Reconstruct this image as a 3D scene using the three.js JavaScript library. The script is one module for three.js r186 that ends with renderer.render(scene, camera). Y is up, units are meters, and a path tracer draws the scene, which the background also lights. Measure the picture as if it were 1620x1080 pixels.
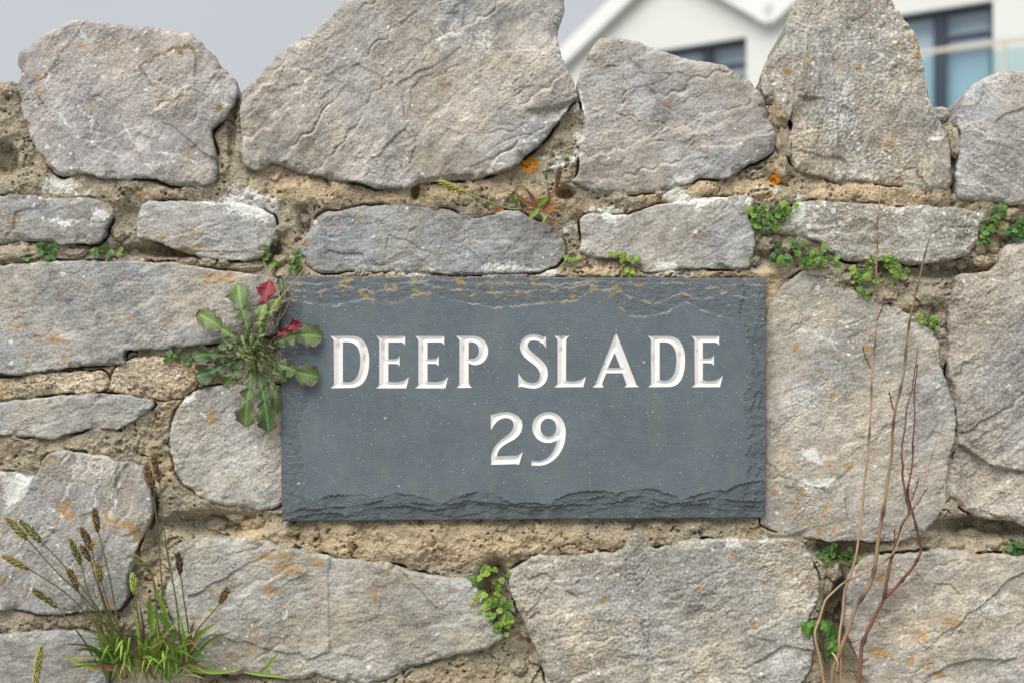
import * as THREE from 'three';
import { createNoise2D } from 'simplex-noise';
import { mergeGeometries, mergeVertices } from 'three/addons/utils/BufferGeometryUtils.js';

// ---------------------------------------------------------------- camera, sky, sun, exposure
const D = 1.8, S = 0.0008, CY = 1.3;                  // lens to wall plane, metres per reference unit, eye height
const scene = new THREE.Scene();
const camera = new THREE.PerspectiveCamera(2 * Math.atan(540 * S / D) * 180 / Math.PI, 1024 / 682, 0.05, 400);
camera.position.set(0, CY, D);
camera.lookAt(0, CY, 0);
camera.focus = D - 0.005;
camera.userData.fStop = 4.2;
const sunDir = new THREE.Vector3(-0.42, 1.15, 0.8).normalize();
const SKY = 0.25;

const renderer = new THREE.WebGLRenderer({ antialias: true });
renderer.toneMapping = THREE.LinearToneMapping;
renderer.toneMappingExposure = 2.5;
renderer.shadowMap.enabled = true;

function mulberry(a) { return () => { a = (a + 0x6d2b79f5) | 0; let t = Math.imul(a ^ (a >>> 15), 1 | a); t = (t + Math.imul(t ^ (t >>> 7), 61 | t)) ^ t; return ((t ^ (t >>> 14)) >>> 0) / 4294967296; }; }
const noiseA = createNoise2D(mulberry(11)), noiseB = createNoise2D(mulberry(23)), noiseC = createNoise2D(mulberry(37));
const clamp = (x, a, b) => (x < a ? a : x > b ? b : x);
const sstep = (a, b, x) => { const t = clamp((x - a) / (b - a), 0, 1); return t * t * (3 - 2 * t); };
const lerp = (a, b, t) => a + (b - a) * t;
function fbm(n, x, y, f, oct, gain = 0.5) { let s = 0, a = 1, t = 0; for (let i = 0; i < oct; i++) { s += a * n(x * f + i * 17.3, y * f - i * 9.7); t += a; a *= gain; f *= 2.03; } return s / t; }
const hash2 = (i, j, k = 0) => { let h = Math.imul(i | 0, 374761393) ^ Math.imul(j | 0, 668265263) ^ Math.imul(k | 0, 974711); h = Math.imul(h ^ (h >>> 13), 1274126177); return ((h ^ (h >>> 16)) >>> 0) / 4294967296; };

{ // thin bright overcast, a little brighter round the veiled sun
  const W = 512, H = 256, d = new Float32Array(W * H * 4);
  for (let j = 0; j < H; j++) for (let i = 0; i < W; i++) {
    const el = ((j + 0.5) / H - 0.5) * Math.PI, az = ((i + 0.5) / W - 0.5) * 2 * Math.PI;
    const x = Math.cos(el) * Math.cos(az), y = Math.sin(el), z = Math.cos(el) * Math.sin(az);
    const ang = Math.acos(clamp(x * sunDir.x + y * sunDir.y + z * sunDir.z, -1, 1)) * 180 / Math.PI;
    const k = 1 + 0.05 * fbm(noiseA, x * 2 + 5, y * 4 + z * 2, 1, 3) + 0.7 * Math.exp(-((ang / 24) ** 2));
    const e = Math.max(0, y);
    const o = (j * W + i) * 4;
    d[o] = SKY * k * lerp(0.96, 0.9, Math.sqrt(e)); d[o + 1] = SKY * k * lerp(1.0, 0.965, Math.sqrt(e)); d[o + 2] = SKY * k * lerp(1.05, 1.05, Math.sqrt(e)); d[o + 3] = 1;
  }
  const t = new THREE.DataTexture(d, W, H, THREE.RGBAFormat, THREE.FloatType);
  t.mapping = THREE.EquirectangularReflectionMapping; t.magFilter = THREE.LinearFilter; t.needsUpdate = true;
  scene.background = t; scene.environment = t;
}
const sun = new THREE.DirectionalLight(new THREE.Color(1, 0.965, 0.91), 1.45);
sun.name = 'sun'; sun.position.copy(sunDir).multiplyScalar(10); sun.castShadow = true; sun.shadow.radius = 85;
sun.shadow.mapSize.set(4096, 4096);
Object.assign(sun.shadow.camera, { left: -3, right: 3, top: 3, bottom: -3, near: 0.1, far: 40 });
scene.add(sun, sun.target);

// ---------------------------------------------------------------- helpers
const lin = (r, g, b) => new THREE.Color().setRGB(r / 255, g / 255, b / 255, THREE.SRGBColorSpace);
const X = (px) => (px - 810) * S, Y = (py) => CY + (540 - py) * S;
const V = (px, py, z = 0) => { const k = 1 - z / D; return new THREE.Vector3(X(px) * k, CY + (540 - py) * S * k, z); };   // outlines measured at the wall plane, true size for what stands before it
function add(name, geo, mat, parent = scene) {
  const m = new THREE.Mesh(geo, mat); m.name = name; m.castShadow = m.receiveShadow = true; parent.add(m); return m;
}
const taken = {};
function unique(name) { const n = taken[name] = (taken[name] ?? -1) + 1; return n ? name + '_' + String(n).padStart(3, '0') : name; }
function thing(name, label, category, group, at = [0, 0, 0]) {
  const g = new THREE.Group(); g.name = unique(name); g.position.set(...at); g.userData = { label, category }; if (group) g.userData.group = group; scene.add(g); return g;
}
// flat number list in an enlarged crop (scale k, offset ox, oy) -> points in metres on the wall plane
function pts(list, k = 1, ox = 0, oy = 0) { const o = []; for (let i = 0; i < list.length; i += 2) o.push([X(list[i] / k + ox), Y(list[i + 1] / k + oy)]); return o; }
function geom(pos, idx, uv, col) {
  const g = new THREE.BufferGeometry();
  g.setAttribute('position', new THREE.Float32BufferAttribute(pos, 3));
  if (uv) g.setAttribute('uv', new THREE.Float32BufferAttribute(uv, 2));
  if (col) g.setAttribute('color', new THREE.Float32BufferAttribute(col, 3));
  g.setIndex(idx); g.computeVertexNormals(); return g;
}
// closed outline: corners cut once, resampled, roughened
function roughen(p, step, amp, seed, cut = 1) {
  for (let c = 0; c < cut; c++) { const q = []; for (let i = 0; i < p.length; i++) { const a = p[i], b = p[(i + 1) % p.length]; q.push([lerp(a[0], b[0], 0.22), lerp(a[1], b[1], 0.22)], [lerp(a[0], b[0], 0.78), lerp(a[1], b[1], 0.78)]); } p = q; }
  const out = [];
  for (let i = 0; i < p.length; i++) {
    const a = p[i], b = p[(i + 1) % p.length], L = Math.hypot(b[0] - a[0], b[1] - a[1]), n = Math.max(1, Math.round(L / step));
    for (let k = 0; k < n; k++) {
      const x = lerp(a[0], b[0], k / n), y = lerp(a[1], b[1], k / n), w = amp * (fbm(noiseB, x + seed * 3.1, y, 45, 3, 0.6) * 1.5);
      const nx = (b[1] - a[1]) / (L || 1), ny = -(b[0] - a[0]) / (L || 1);
      out.push([x + nx * w, y + ny * w]);
    }
  }
  return out;
}
const area = (p) => p.reduce((s, a, i) => { const b = p[(i + 1) % p.length]; return s + a[0] * b[1] - b[0] * a[1]; }, 0) / 2;
const bbox = (p) => p.reduce((b, [x, y]) => [Math.min(b[0], x), Math.min(b[1], y), Math.max(b[2], x), Math.max(b[3], y)], [1e9, 1e9, -1e9, -1e9]);
// signed distance (inside positive) and nearest outline point
function sdf(polys) {
  const seg = [];
  for (const p of polys) for (let i = 0; i < p.length; i++) { const a = p[i], b = p[(i + 1) % p.length]; seg.push(a[0], a[1], b[0] - a[0], b[1] - a[1]); }
  const F = new Float64Array(seg), n = seg.length / 4, near = [0, 0];
  const f = (x, y) => {
    let best = 1e9, inside = false;
    for (let i = 0, o = 0; i < n; i++, o += 4) {
      const ax = F[o], ay = F[o + 1], dx = F[o + 2], dy = F[o + 3];
      let t = ((x - ax) * dx + (y - ay) * dy) / (dx * dx + dy * dy || 1e-12); t = t < 0 ? 0 : t > 1 ? 1 : t;
      const qx = ax + t * dx, qy = ay + t * dy, e = (x - qx) * (x - qx) + (y - qy) * (y - qy);
      if (e < best) { best = e; near[0] = qx; near[1] = qy; }
      const by = ay + dy;
      if ((ay > y) !== (by > y) && x < dx * (y - ay) / dy + ax) inside = !inside;
    }
    return inside ? Math.sqrt(best) : -Math.sqrt(best);
  };
  f.near = near; return f;
}

// ---------------------------------------------------------------- the stones, traced outlines and how each one looks
// f: front z, e: edge rounding, relief amplitudes (low, chips, sheet steps + their angle), col: sRGB, w: white specks, o: orange lichen
const A3 = (dx, dy, list) => pts(list, 3, dx, dy);
const stones = [
  { n: 'coping_stone', p: A3(0, 0, [345,92,400,98,470,108,590,112,640,125,760,125,820,150,905,155,940,190,985,235,1020,265,1045,310,1085,350,1120,385,1132,425,1120,470,1095,520,1060,570,1015,600,1000,620,1005,660,1020,700,1030,760,1032,830,1015,860,975,880,940,890,890,885,820,880,760,860,700,845,660,850,600,852,540,850,480,850,420,825,370,825,300,840,255,830,220,785,195,745,165,700,140,640,110,570,95,500,85,440,82,400,100,340,82,310,80,290,100,235,150,215,200,170,270,125,320,105]), f: 6, e: 16, low: 6, chip: 2.2, sheet: 1.4, ang: 0.9, col: [160, 150, 142], w: 0.5, o: 0.15, vein: 1 },
  { n: 'coping_stone', p: [...A3(0, 0, [1145,500,1148,470,1165,430,1195,390,1240,340,1300,290,1370,215,1450,180,1520,120,1575,75,1600,40]), ...pts([548,2,568,-14,600,-38,660,-52,740,-48,810,-44,866,-30,893,-8]), ...A3(540, 0, [1058,60,1045,110,1020,160,1030,230,1060,310,1090,370,1115,420,1120,460,1080,510,1050,545,1010,610,960,670,920,715,870,740,840,780,800,805,740,820,660,848,590,855,540,855,450,865,380,870,320,895,230,900,140,895,90,870,40,862]), ...A3(0, 0, [1620,865,1560,850,1500,835,1440,830,1390,805,1330,785,1290,770,1250,800,1200,810,1165,795,1150,760,1145,680,1150,600,1140,540])], f: 10, e: 15, low: 6, chip: 2.4, sheet: 4.4, ang: 0.75, col: [156, 149, 142], w: 0.6, o: 0.12, vein: 0.25 },
  { n: 'coping_stone', p: [...A3(540, 0, [1110,400,1140,330,1170,265,1205,200,1240,178,1290,178,1340,190,1400,200,1460,215,1520,235,1560,250]), ...A3(1080, 0, [0,272,60,280,130,295,190,305,240,335,290,365,335,400,365,440,390,480,405,530,420,590,440,640,440,700,410,740,370,760,310,780,250,830,200,850,130,850,90,845,40,870]), ...A3(540, 0, [1560,890,1490,910,1420,920,1340,928,1240,925,1190,915,1160,890,1120,880,1090,860,1115,840,1128,800,1130,760,1130,700,1140,640,1150,560,1140,500,1120,440])], f: 4, e: 17, low: 6, chip: 2.4, sheet: 2.6, ang: 0.35, col: [158, 150, 142], w: 0.25, o: 0.1, vein: 0.3 },
  { n: 'coping_stone', p: A3(1080, 0, [580,-40,545,0,520,40,500,100,495,160,470,200,440,240,410,280,390,330,380,380,385,430,400,470,470,500,515,560,518,620,510,660,500,720,510,770,540,810,590,825,660,835,700,855,760,872,800,858,860,856,930,872,1010,880,1090,885,1130,905,1200,912,1250,915,1270,880,1270,800,1272,740,1265,680,1250,620,1220,560,1190,510,1170,470,1155,400,1140,330,1130,270,1120,210,1100,150,1060,90,1030,50,1005,0,985,-60,900,-100,700,-105]), f: 2, e: 15, low: 8, chip: 3, sheet: 2.2, ang: 1.5, col: [168, 159, 147], w: 2.4, o: 0.8, vein: 0.3, rough: 1.6, facet: 1 },
  { n: 'coping_stone', p: [...A3(1080, 0, [1540,340,1480,345,1430,370,1380,400,1345,440,1325,490,1310,560,1320,640,1315,720,1300,800,1298,880,1305,935,1340,950,1400,955,1450,955,1500,960,1540,975,1620,978]), ...pts([1680,330,1735,318,1748,240,1730,160,1690,122,1650,110,1610,112])], f: 4, e: 22, low: 6, chip: 2, sheet: 2, ang: -0.5, col: [152, 145, 138], w: 0.15, o: 0.05, vein: 0.4, pit: 1 },
  { n: 'coping_stone', p: pts([1468,172,1488,158,1510,153,1528,154,1532,172,1520,178,1490,184]), f: -70, e: 9, low: 3, chip: 2, sheet: 1, ang: 0, col: [168, 160, 150], w: 0.2, o: 0.1, deep: 0.12 },
  { n: 'stone', p: [...pts([-70,306]), ...A3(0, 0, [0,930,60,920,140,925,230,940,330,940,420,935,500,960,535,985,540,1010,520,1060]), ...A3(0, 360, [505,0,500,40,480,70,440,78,360,75,280,85,230,70,150,60,80,65,0,80]), ...pts([-66,390])], f: 2, e: 11, low: 4, chip: 2, sheet: 2, ang: 0.1, col: [152, 147, 141], w: 0.5, o: 0.3, vein: 0.2 },
  { n: 'stone', p: [...A3(0, 0, [680,960,760,955,860,955,950,955,1010,965,1080,960,1180,970,1260,1000,1305,1030,1310,1070]), ...A3(0, 360, [1310,10,1300,60,1280,100,1240,140,1180,160,1080,155,960,145,880,120,800,90,740,65,650,55,645,0]), ...A3(0, 0, [640,1070,660,1010])], f: 3, e: 10, low: 4, chip: 1.6, sheet: 1.4, ang: 0.2, col: [154, 147, 138], w: 0.25, o: 0.6, vein: 0.1 },
  { n: 'stone', p: pts([90,390,130,345,165,290,195,235,230,212,300,205,360,200,395,185,450,178,560,172,640,175,760,190,870,195,910,215,960,238,1030,245,1100,225,1160,200,1240,205,1300,245,1370,265,1420,300,1470,370,1480,430,1440,480,1380,505,1320,525,1200,525,1060,530,950,540,800,525,720,528,600,525,540,515,430,520,360,508,300,525,240,528,190,515,150,490,115,435], 3.24, 440, 270), f: -1, e: 10, low: 4, chip: 2, sheet: 2.2, ang: 0.15, col: [151, 147, 141], w: 0.2, o: 0.35, vein: 0.1, pit: 0.8 },
  { n: 'stone', p: pts([150,335,200,290,300,285,420,300,520,290,640,240,760,215,850,205,960,185,1100,178,1200,172,1300,168,1332,185,1335,230,1300,260,1300,320,1320,370,1342,430,1340,500,1330,580,1320,640,1280,665,1150,660,1000,665,880,662,800,670,720,685,600,688,540,655,480,640,420,600,320,590,250,588,190,575,150,545,180,470,165,400], 4.263, 880, 270), f: 2, e: 9, low: 3, chip: 1.6, sheet: 1.6, ang: 0.4, col: [156, 151, 145], w: 0.4, o: 0.1, vein: 0.1 },
  { n: 'stone', p: [...A3(1080, 0, [500,1040,520,970,580,955,660,955,740,960,860,970,920,965,1000,985,1080,980,1160,975,1240,985,1320,985,1385,1000,1415,1030,1415,1070]), ...A3(1080, 360, [1415,10,1400,60,1380,110,1330,140,1260,155,1200,165,1120,180,1060,170,960,160,860,165,760,160,700,120,660,70,560,40,470,30,440,10])], f: 8, e: 20, low: 6, chip: 2, sheet: 2, ang: 0.05, col: [164, 157, 146], w: 2.6, o: 0.25, vein: 0.1, rough: 1.6 },
  { n: 'stone', p: [...pts([-75,424]), ...A3(0, 360, [0,180,100,170,220,160,350,155,480,158,560,158,640,160,700,165,780,165,850,168,900,180,1000,195,1100,210,1200,220,1290,235,1335,255,1338,330,1336,420,1330,505,1240,520,1090,540,1000,550,900,565,820,570,800,575,720,580,640,580,590,590,585,620,600,640,560,650,480,655,400,655,300,670,200,680,110,695,60,700,0,690]), ...pts([-78,590])], f: 4, e: 9, low: 4, chip: 1.6, sheet: 1.5, ang: 0.3, col: [155, 149, 141], w: 0.12, o: 0.55, vein: 0.12 },
  { n: 'stone', p: [...pts([-60,640]), ...A3(0, 360, [0,830,60,820,160,808,280,795,400,790,500,785,600,790,640,800,690,815,735,830,720,860,690,880,640,910,580,945,545,960,480,950,420,955,370,965,300,980,265,1005,200,995,120,995,60,985,0,985]), ...pts([-62,690])], f: 2, e: 7, low: 3, chip: 1.6, sheet: 1.6, ang: 0.2, col: [152, 147, 140], w: 0.15, o: 0.35, vein: 0.1 },
  { n: 'stone', p: [...A3(0, 360, [950,760,1010,750,1080,745,1150,740,1250,745,1345,747]), ...A3(0, 720, [1350,20,1352,120,1345,225,1325,242,1300,250,1240,260,1180,255,1120,240,1060,240,1010,220,960,210,930,190,910,160,880,150,850,110,820,60,810,0]), ...A3(0, 360, [805,1040,800,1000,810,930,825,880,850,840,880,800])], f: 0, e: 12, low: 4, chip: 2, sheet: 2, ang: 0.5, col: [160, 153, 144], w: 0.25, o: 0.3, vein: 0.15 },
  { n: 'stone', p: [...pts([-80,748]), ...A3(0, 720, [0,78,50,75,90,85,120,105,160,100,190,60,215,0,260,-20,330,-24,420,-6,500,0,560,30,610,30,640,40,680,60,690,110,720,180,730,240,720,290,690,350,660,420,640,470,625,540,600,600,605,640,600,690,570,730,500,740,420,735,340,750,240,755,170,755,120,735,60,730,0,735]), ...pts([-80,965])], f: 4, e: 9, low: 5, chip: 2.2, sheet: 2.6, ang: 1.2, col: [160, 153, 145], w: 0.5, o: 0.9, vein: 1.0 },
  { n: 'stone', p: [...pts([-80,1004]), ...A3(0, 720, [0,850,60,845,150,835,250,830,350,825,430,840,490,870,520,910,530,960,520,1010,510,1080]), ...pts([164,1110,120,1150,20,1165,-80,1150])], f: 2, e: 9, low: 4, chip: 1.6, sheet: 1.6, ang: 0.2, col: [150, 146, 142], w: 0.15, o: 0.1, vein: 0.15 },
  { n: 'stone', p: [...A3(0, 720, [840,420,900,395,980,390,1080,395,1180,390,1260,400,1330,430,1400,440,1470,465,1540,470]), ...A3(540, 720, [0,490,60,490,140,505,220,505,290,535,340,550,420,565,520,580,610,585,640,620,680,690,700,740,730,790,765,850,765,870,730,895,680,920,590,940,500,960,420,980,330,1010,260,1045,200,1070,150,1080]), ...A3(0, 720, [1720,1085,1620,1075,1560,1060,1500,1050,1440,1065,1380,1055,1200,1045,1080,1040,1000,1020,930,1010,900,980,880,940,900,900,870,860,820,800,790,720,785,640,800,560,825,480])], f: 4, e: 14, low: 5, chip: 2, sheet: 2, ang: 0.3, col: [160, 154, 145], w: 0.25, o: 1.1, vein: 0.15, pit: 0.7 },
  { n: 'stone', p: [...A3(540, 720, [780,560,830,530,870,510,890,480,930,470,1010,475,1100,475,1180,465,1260,460,1310,455,1350,425,1350,390,1375,365,1410,360,1435,385,1445,420,1490,440,1540,420,1580,430]), ...A3(1080, 720, [0,400,60,395,140,395,200,390,280,390,340,400,400,395,480,390,540,400,580,420,605,460,620,500,640,560,655,620,650,680,625,720,600,760,590,800,610,850,630,920,620,990,600,1030,560,1075,500,1120]), ...pts([1160,1120,1000,1125,890,1118]), ...A3(540, 720, [1010,1130,970,1080,955,1000,940,950,910,890,880,830,850,760,820,690,800,620])], f: 6, e: 11, low: 5, chip: 2.6, sheet: 2.6, ang: 0.25, col: [159, 152, 142], w: 0.35, o: 0.45, vein: 0.1, pit: 0.9, rough: 1.4 },
  { n: 'stone', p: [...A3(1080, 720, [800,560,840,500,880,480,960,470,1080,465,1180,450,1300,450,1400,465,1500,465,1620,480]), ...pts([1690,886,1700,960,1704,1050,1690,1120,1560,1130,1420,1122]), ...A3(1080, 720, [890,1130,870,1080,850,1010,830,950,790,880,770,800,785,720,780,640])], f: 4, e: 13, low: 5, chip: 2.2, sheet: 2.2, ang: 0.2, col: [158, 150, 140], w: 0.6, o: 1.2, vein: 0.2, pit: 0.3 },
  { n: 'stone', p: [...A3(1080, 360, [590,198,640,205,720,230,760,265,800,290,860,320,930,335,1000,370,1070,405,1120,435,1190,490,1220,530,1225,600,1240,680,1270,760,1295,840,1305,920,1300,980,1280,1060]), ...A3(1080, 720, [1265,30,1270,90,1255,150,1255,220,1240,280,1200,320,1160,360,1130,385,1060,405,1000,410,900,415,830,405,760,410,700,410,640,400,590,395,520,385,460,370,400,345,368,320,362,200]), ...pts([1200,780,1200,700,1200,620,1203,545,1210,505]), ...A3(1080, 360, [408,380,430,340,460,290,490,260,540,225])], f: -1, e: 9, low: 3, chip: 1.6, sheet: 1.6, ang: 0.4, col: [161, 154, 145], w: 0.55, o: 0.75, vein: 0.45 },
  { n: 'stone', p: [...A3(1080, 360, [1300,225,1340,215,1400,215,1455,212,1490,170,1510,105,1560,78]), ...pts([1625,378,1690,372,1710,480,1712,610,1714,740,1712,800,1700,846,1640,842,1620,833]), ...A3(1080, 720, [1560,310,1500,305,1420,300,1360,270,1300,230,1270,190,1275,120,1285,40]), ...A3(1080, 360, [1312,1030,1306,960,1300,870,1290,800,1280,740,1260,700,1258,640,1265,550,1262,450,1265,360,1280,300])], f: 8, e: 22, low: 8, chip: 2.8, sheet: 2, ang: 0.6, col: [163, 153, 141], w: 0.35, o: 0.2, vein: 0.05, rough: 1.5 },
];
stones.push(
  { n: 'stone', p: A3(0, 360, [520,705,540,662,590,642,640,612,780,606,900,640,932,720,925,762,870,800,800,822,740,812,690,800,640,786,512,780]), f: 0, e: 8, low: 3, chip: 1.5, sheet: 0.6, ang: 0.1, col: [184, 165, 139], w: 0.05, o: 0.15, rough: 2.2, pit: 0.5 },
  { n: 'stone', p: [...pts([-60, 604]), ...A3(0, 360, [0,716,200,692,400,678,500,678,512,702,506,772,400,778,250,788,100,804,0,818]), ...pts([-60, 630])], f: -1, e: 7, low: 3, chip: 1.5, sheet: 0.6, ang: 0.1, col: [180, 163, 138], w: 0.05, o: 0.4, rough: 2.2, pit: 0.4 });
const FRAMED = stones.length;
{ // the wall goes on left, right and below the part that was photographed
  const r = mulberry(99);
  const row = (x0, x1, y0, y1) => { for (let x = x0; x < x1 - 30;) { let w = Math.min(130 + r() * 210, x1 - x); if (x1 - x - w < 90) w = x1 - x; const j = () => (r() - 0.5) * 26, g = 9;
    stones.push({ n: 'stone', p: pts([x + g + 12 + j() * .4, y0 + g + j() * .5, x + w * .5 + j(), y0 + g + j() * .5, x + w - g - 14 + j() * .4, y0 + g + j() * .5, x + w - g, (y0 + y1) / 2 + j(), x + w - g - 10 + j() * .4, y1 - g + j() * .4, x + w * .5 + j(), y1 - g + j() * .4, x + g + 10 + j() * .4, y1 - g + j() * .4, x + g, (y0 + y1) / 2 + j()]), f: 2 + r() * 5, e: 12, low: 5, chip: 2.2, sheet: 2.2, ang: r(), col: [154 + r() * 8, 148 + r() * 5, 140 + r() * 5], w: 0.4, o: 0.5, vein: 0.2, far: 1 }); x += w; } };
  for (const [y0, y1] of [[20, 300], [300, 410], [410, 600], [600, 700], [700, 980], [980, 1170]]) { row(-680, -84, y0, y1); row(1752, 2300, y0, y1); }
  for (const [y0, y1] of [[1168, 1330], [1330, 1560], [1560, 1760], [1760, 2010], [2010, 2180]]) row(-680, 2300, y0, y1);
}
stones.forEach((s, i) => { s.out = roughen(s.p, s.far ? 0.006 : 0.0024, s.far ? 0.003 : 0.0013, i + 1, 1); if (area(s.out) < 0) s.out.reverse(); s.box = bbox(s.out); s.d = sdf([s.out]); });

// ---------------------------------------------------------------- colour and fine relief of the wall, one sheet of texels in metres
const TW = 2048, TH = 1365, TX0 = X(0), TY0 = Y(1080), TWm = 1620 * S, THm = 1080 * S;
const ids = new Uint8Array(TW * TH);
for (let s = 0; s < FRAMED; s++) {
  const p = stones[s].out;
  for (let j = 0; j < TH; j++) {
    const y = TY0 + (j + 0.5) / TH * THm; if (y < stones[s].box[1] || y > stones[s].box[3]) continue;
    const xs = []; for (let i = 0; i < p.length; i++) { const a = p[i], b = p[(i + 1) % p.length]; if ((a[1] > y) !== (b[1] > y)) xs.push(a[0] + (y - a[1]) / (b[1] - a[1]) * (b[0] - a[0])); }
    xs.sort((a, b) => a - b);
    for (let k = 0; k + 1 < xs.length; k += 2) for (let i = Math.max(0, Math.round((xs[k] - TX0) / TWm * TW)); i < Math.min(TW, (xs[k + 1] - TX0) / TWm * TW); i++) ids[j * TW + i] = s + 1;
  }
}
// lichen crusts, moss, calcite veins and rust stains where they grow: one mask channel each
const patch = (() => {
  const c = document.createElement('canvas'); c.width = TW; c.height = TH; const g = c.getContext('2d'), k = TW / 1620;
  g.fillStyle = '#000'; g.fillRect(0, 0, TW, TH); g.globalCompositeOperation = 'lighter'; g.lineCap = 'round'; g.lineJoin = 'round';
  const blob = (col, list) => { for (const [x, y, rx, ry, rot = 0] of list) { g.save(); g.translate(x * k, y * k); g.rotate(rot); g.scale(rx * k, ry * k); const gr = g.createRadialGradient(0, 0, 0, 0, 0, 1.35); gr.addColorStop(0, col); gr.addColorStop(1, '#000'); g.fillStyle = gr; g.beginPath(); g.arc(0, 0, 1.35, 0, 7); g.fill(); g.restore(); } };
  const line = (col, w, list) => { g.strokeStyle = col; g.lineWidth = w * k; for (const l of list) { g.beginPath(); for (let i = 0; i < l.length; i += 2) g[i ? 'lineTo' : 'moveTo'](l[i] * k, l[i + 1] * k); g.stroke(); } };
  // red channel: white crust
  blob('#f00', [[397,322,40,22,.3],[95,293,26,9],[72,287,10,6],[130,306,12,6],[160,342,13,8],[330,322,12,6],[800,429,37,11],[858,432,18,7],[967,338,18,9],[934,333,8,5],[1068,307,18,13],[1096,318,20,8],[1124,316,14,5],[1150,317,10,3],[1053,420,15,8],[1086,432,16,4],[1164,422,7,3],[1185,318,6,4],[901,361,10,7],[1205,297,6,3],[1225,298,7,3],[1194,271,10,4],[883,257,9,14],[912,245,8,10],[917,218,7,9],[918,167,6,18],[573,294,4,3],[248,592,5,3],[282,597,6,4],[297,633,8,5],[1158,857,12,6],[1262,335,8,18],[1270,372,9,7],[1080,285,14,6],[1350,274,6,5],[1372,280,6,3],[1482,222,9,3],[1552,340,5,4],[790,263,4,3],[860,248,5,3],[217,80,4,2],[79,119,3,8],[133,58,4,9],[1263,312,10,4],[1285,720,22,8,.5],[1290,765,30,8,-.1],[650,432,30,3],[1030,433,30,3],[100,352,22,4],[300,1000,6,3],[360,745,3,3],[30,770,16,26,.6],[452,975,4,3],[1205,850,6,4]]);
  line('#e00', 2.4, [[76,163,84,176,98,186,104,196,112,204],[112,204,120,202],[126,165,135,180,145,196,150,206,160,211],[140,222,150,232,175,238,192,250],[197,196,206,212,214,226],[250,245,280,243],[222,263,250,262,276,258],[296,248,304,256,312,264],[276,148,288,140,302,135],[70,250,80,258,90,250,85,262],[165,720,160,745,152,770,148,795],[128,722,112,770,100,800],[190,755,180,790,176,820],[140,730,150,748,162,746],[40,752,28,775,12,800],[60,905,50,930,44,945],[1255,515,1290,525,1318,540,1324,552],[1320,525,1312,535],[1330,508,1356,508],[1500,260,1525,285,1560,300]]);
  blob('#380000', [[760,70,34,26,-.6],[700,60,16,34],[1330,190,30,40],[1480,140,16,60],[690,590,1,1],[1290,640,24,10,.4],[1450,960,18,10],[1560,960,40,24],[20,760,20,34,.5]]);
  // green channel: orange and ochre lichen, rust
  blob('#0f0', [[838,260,12,12],[1228,283,9,9],[1247,287,13,6],[97,79,5,4],[152,174,5,5],[138,171,4,4],[1290,150,6,6],[1413,228,7,10],[1433,218,6,9],[1450,85,6,12],[1415,240,4,4],[1297,8,5,6],[1270,22,4,5],[1390,8,5,8],[592,935,10,10],[568,956,4,4],[556,985,4,4],[450,895,26,12,-.3],[470,905,16,6,.3],[430,930,18,12,.5],[150,862,14,8],[165,830,7,7],[140,830,8,5],[170,790,5,9],[190,835,8,8],[1530,912,9,7],[1495,885,7,7],[1455,1005,16,12],[1500,980,22,10],[1390,1030,18,14],[1290,860,14,5],[1255,858,14,4],[1285,921,5,6],[5,466,7,4],[30,515,16,8],[206,503,6,6],[185,504,4,4],[205,473,4,5],[304,478,6,6],[5,622,10,9],[250,310,14,4],[220,308,18,5],[1330,505,6,4],[1360,505,4,4],[1320,557,6,6],[1250,615,5,4],[1300,640,4,4],[1283,729,5,4],[1314,731,5,5],[1323,751,5,5],[1266,785,9,5],[1292,785,6,5],[1303,804,4,4],[1337,830,4,3],[1497,737,7,4],[1520,785,14,6],[1058,162,6,10,.5],[90,540,18,8],[40,562,16,4],[250,675,14,6],[330,665,16,8],[345,440,40,10],[290,398,30,9],[885,300,18,10],[860,318,24,10],[910,330,16,8],[1215,500,4,30],[340,965,14,5],[310,972,16,4],[440,880,40,6],[500,890,18,10],[325,782,12,10]]);
  line('#0f0', 6, [[170,810,180,823,207,830,220,843,217,857],[108,795,95,806,120,822]]);
  line('#0c0', 3, [[1106,381,1110,372]]);
  // blue channel: moss and black crust
  line('#00f', 8, [[224,105,240,96,258,87,280,79,308,80]]);
  line('#00f', 5, [[255,168,268,162,290,150]]);
  blob('#00f', [[668,305,14,12],[470,848,14,8],[510,850,26,6],[10,262,8,12],[1300,235,1,1],[555,860,18,5],[345,170,14,16]]);
  blob('#008', [[900,395,18,30],[690,340,70,8,.1],[1225,498,8,24],[1222,560,5,50],[760,425,50,8],[780,900,20,4],[700,890,40,3]]);
  return g.getImageData(0, 0, TW, TH).data;
})();
const dots = (x, y, cell, prob, rmin, rmax, k) => { // round specks, one chance per cell
  const i = Math.floor(x / cell), j = Math.floor(y / cell); let best = 0;
  for (let a = -1; a <= 1; a++) for (let b = -1; b <= 1; b++) {
    if (hash2(i + a, j + b, k) > prob) continue;
    const cx = (i + a + hash2(i + a, j + b, k + 1)) * cell, cy = (j + b + hash2(i + a, j + b, k + 2)) * cell, r = lerp(rmin, rmax, hash2(i + a, j + b, k + 3) ** 2.5);
    const e = Math.hypot((x - cx) * (0.75 + 0.5 * hash2(i + a, j + b, k + 4)), y - cy); if (e < r) best = Math.max(best, sstep(r, r * 0.6, e));
  }
  return best;
};
const wallMap = new Uint8Array(TW * TH * 4), wallBump = new Uint8Array(TW * TH * 4);
const warmZones = [[640, 855, 330, 40], [600, 300, 220, 26], [1120, 300, 150, 22], [1000, 432, 240, 14], [1390, 305, 190, 18], [240, 605, 110, 36], [1215, 470, 20, 60]];
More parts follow.
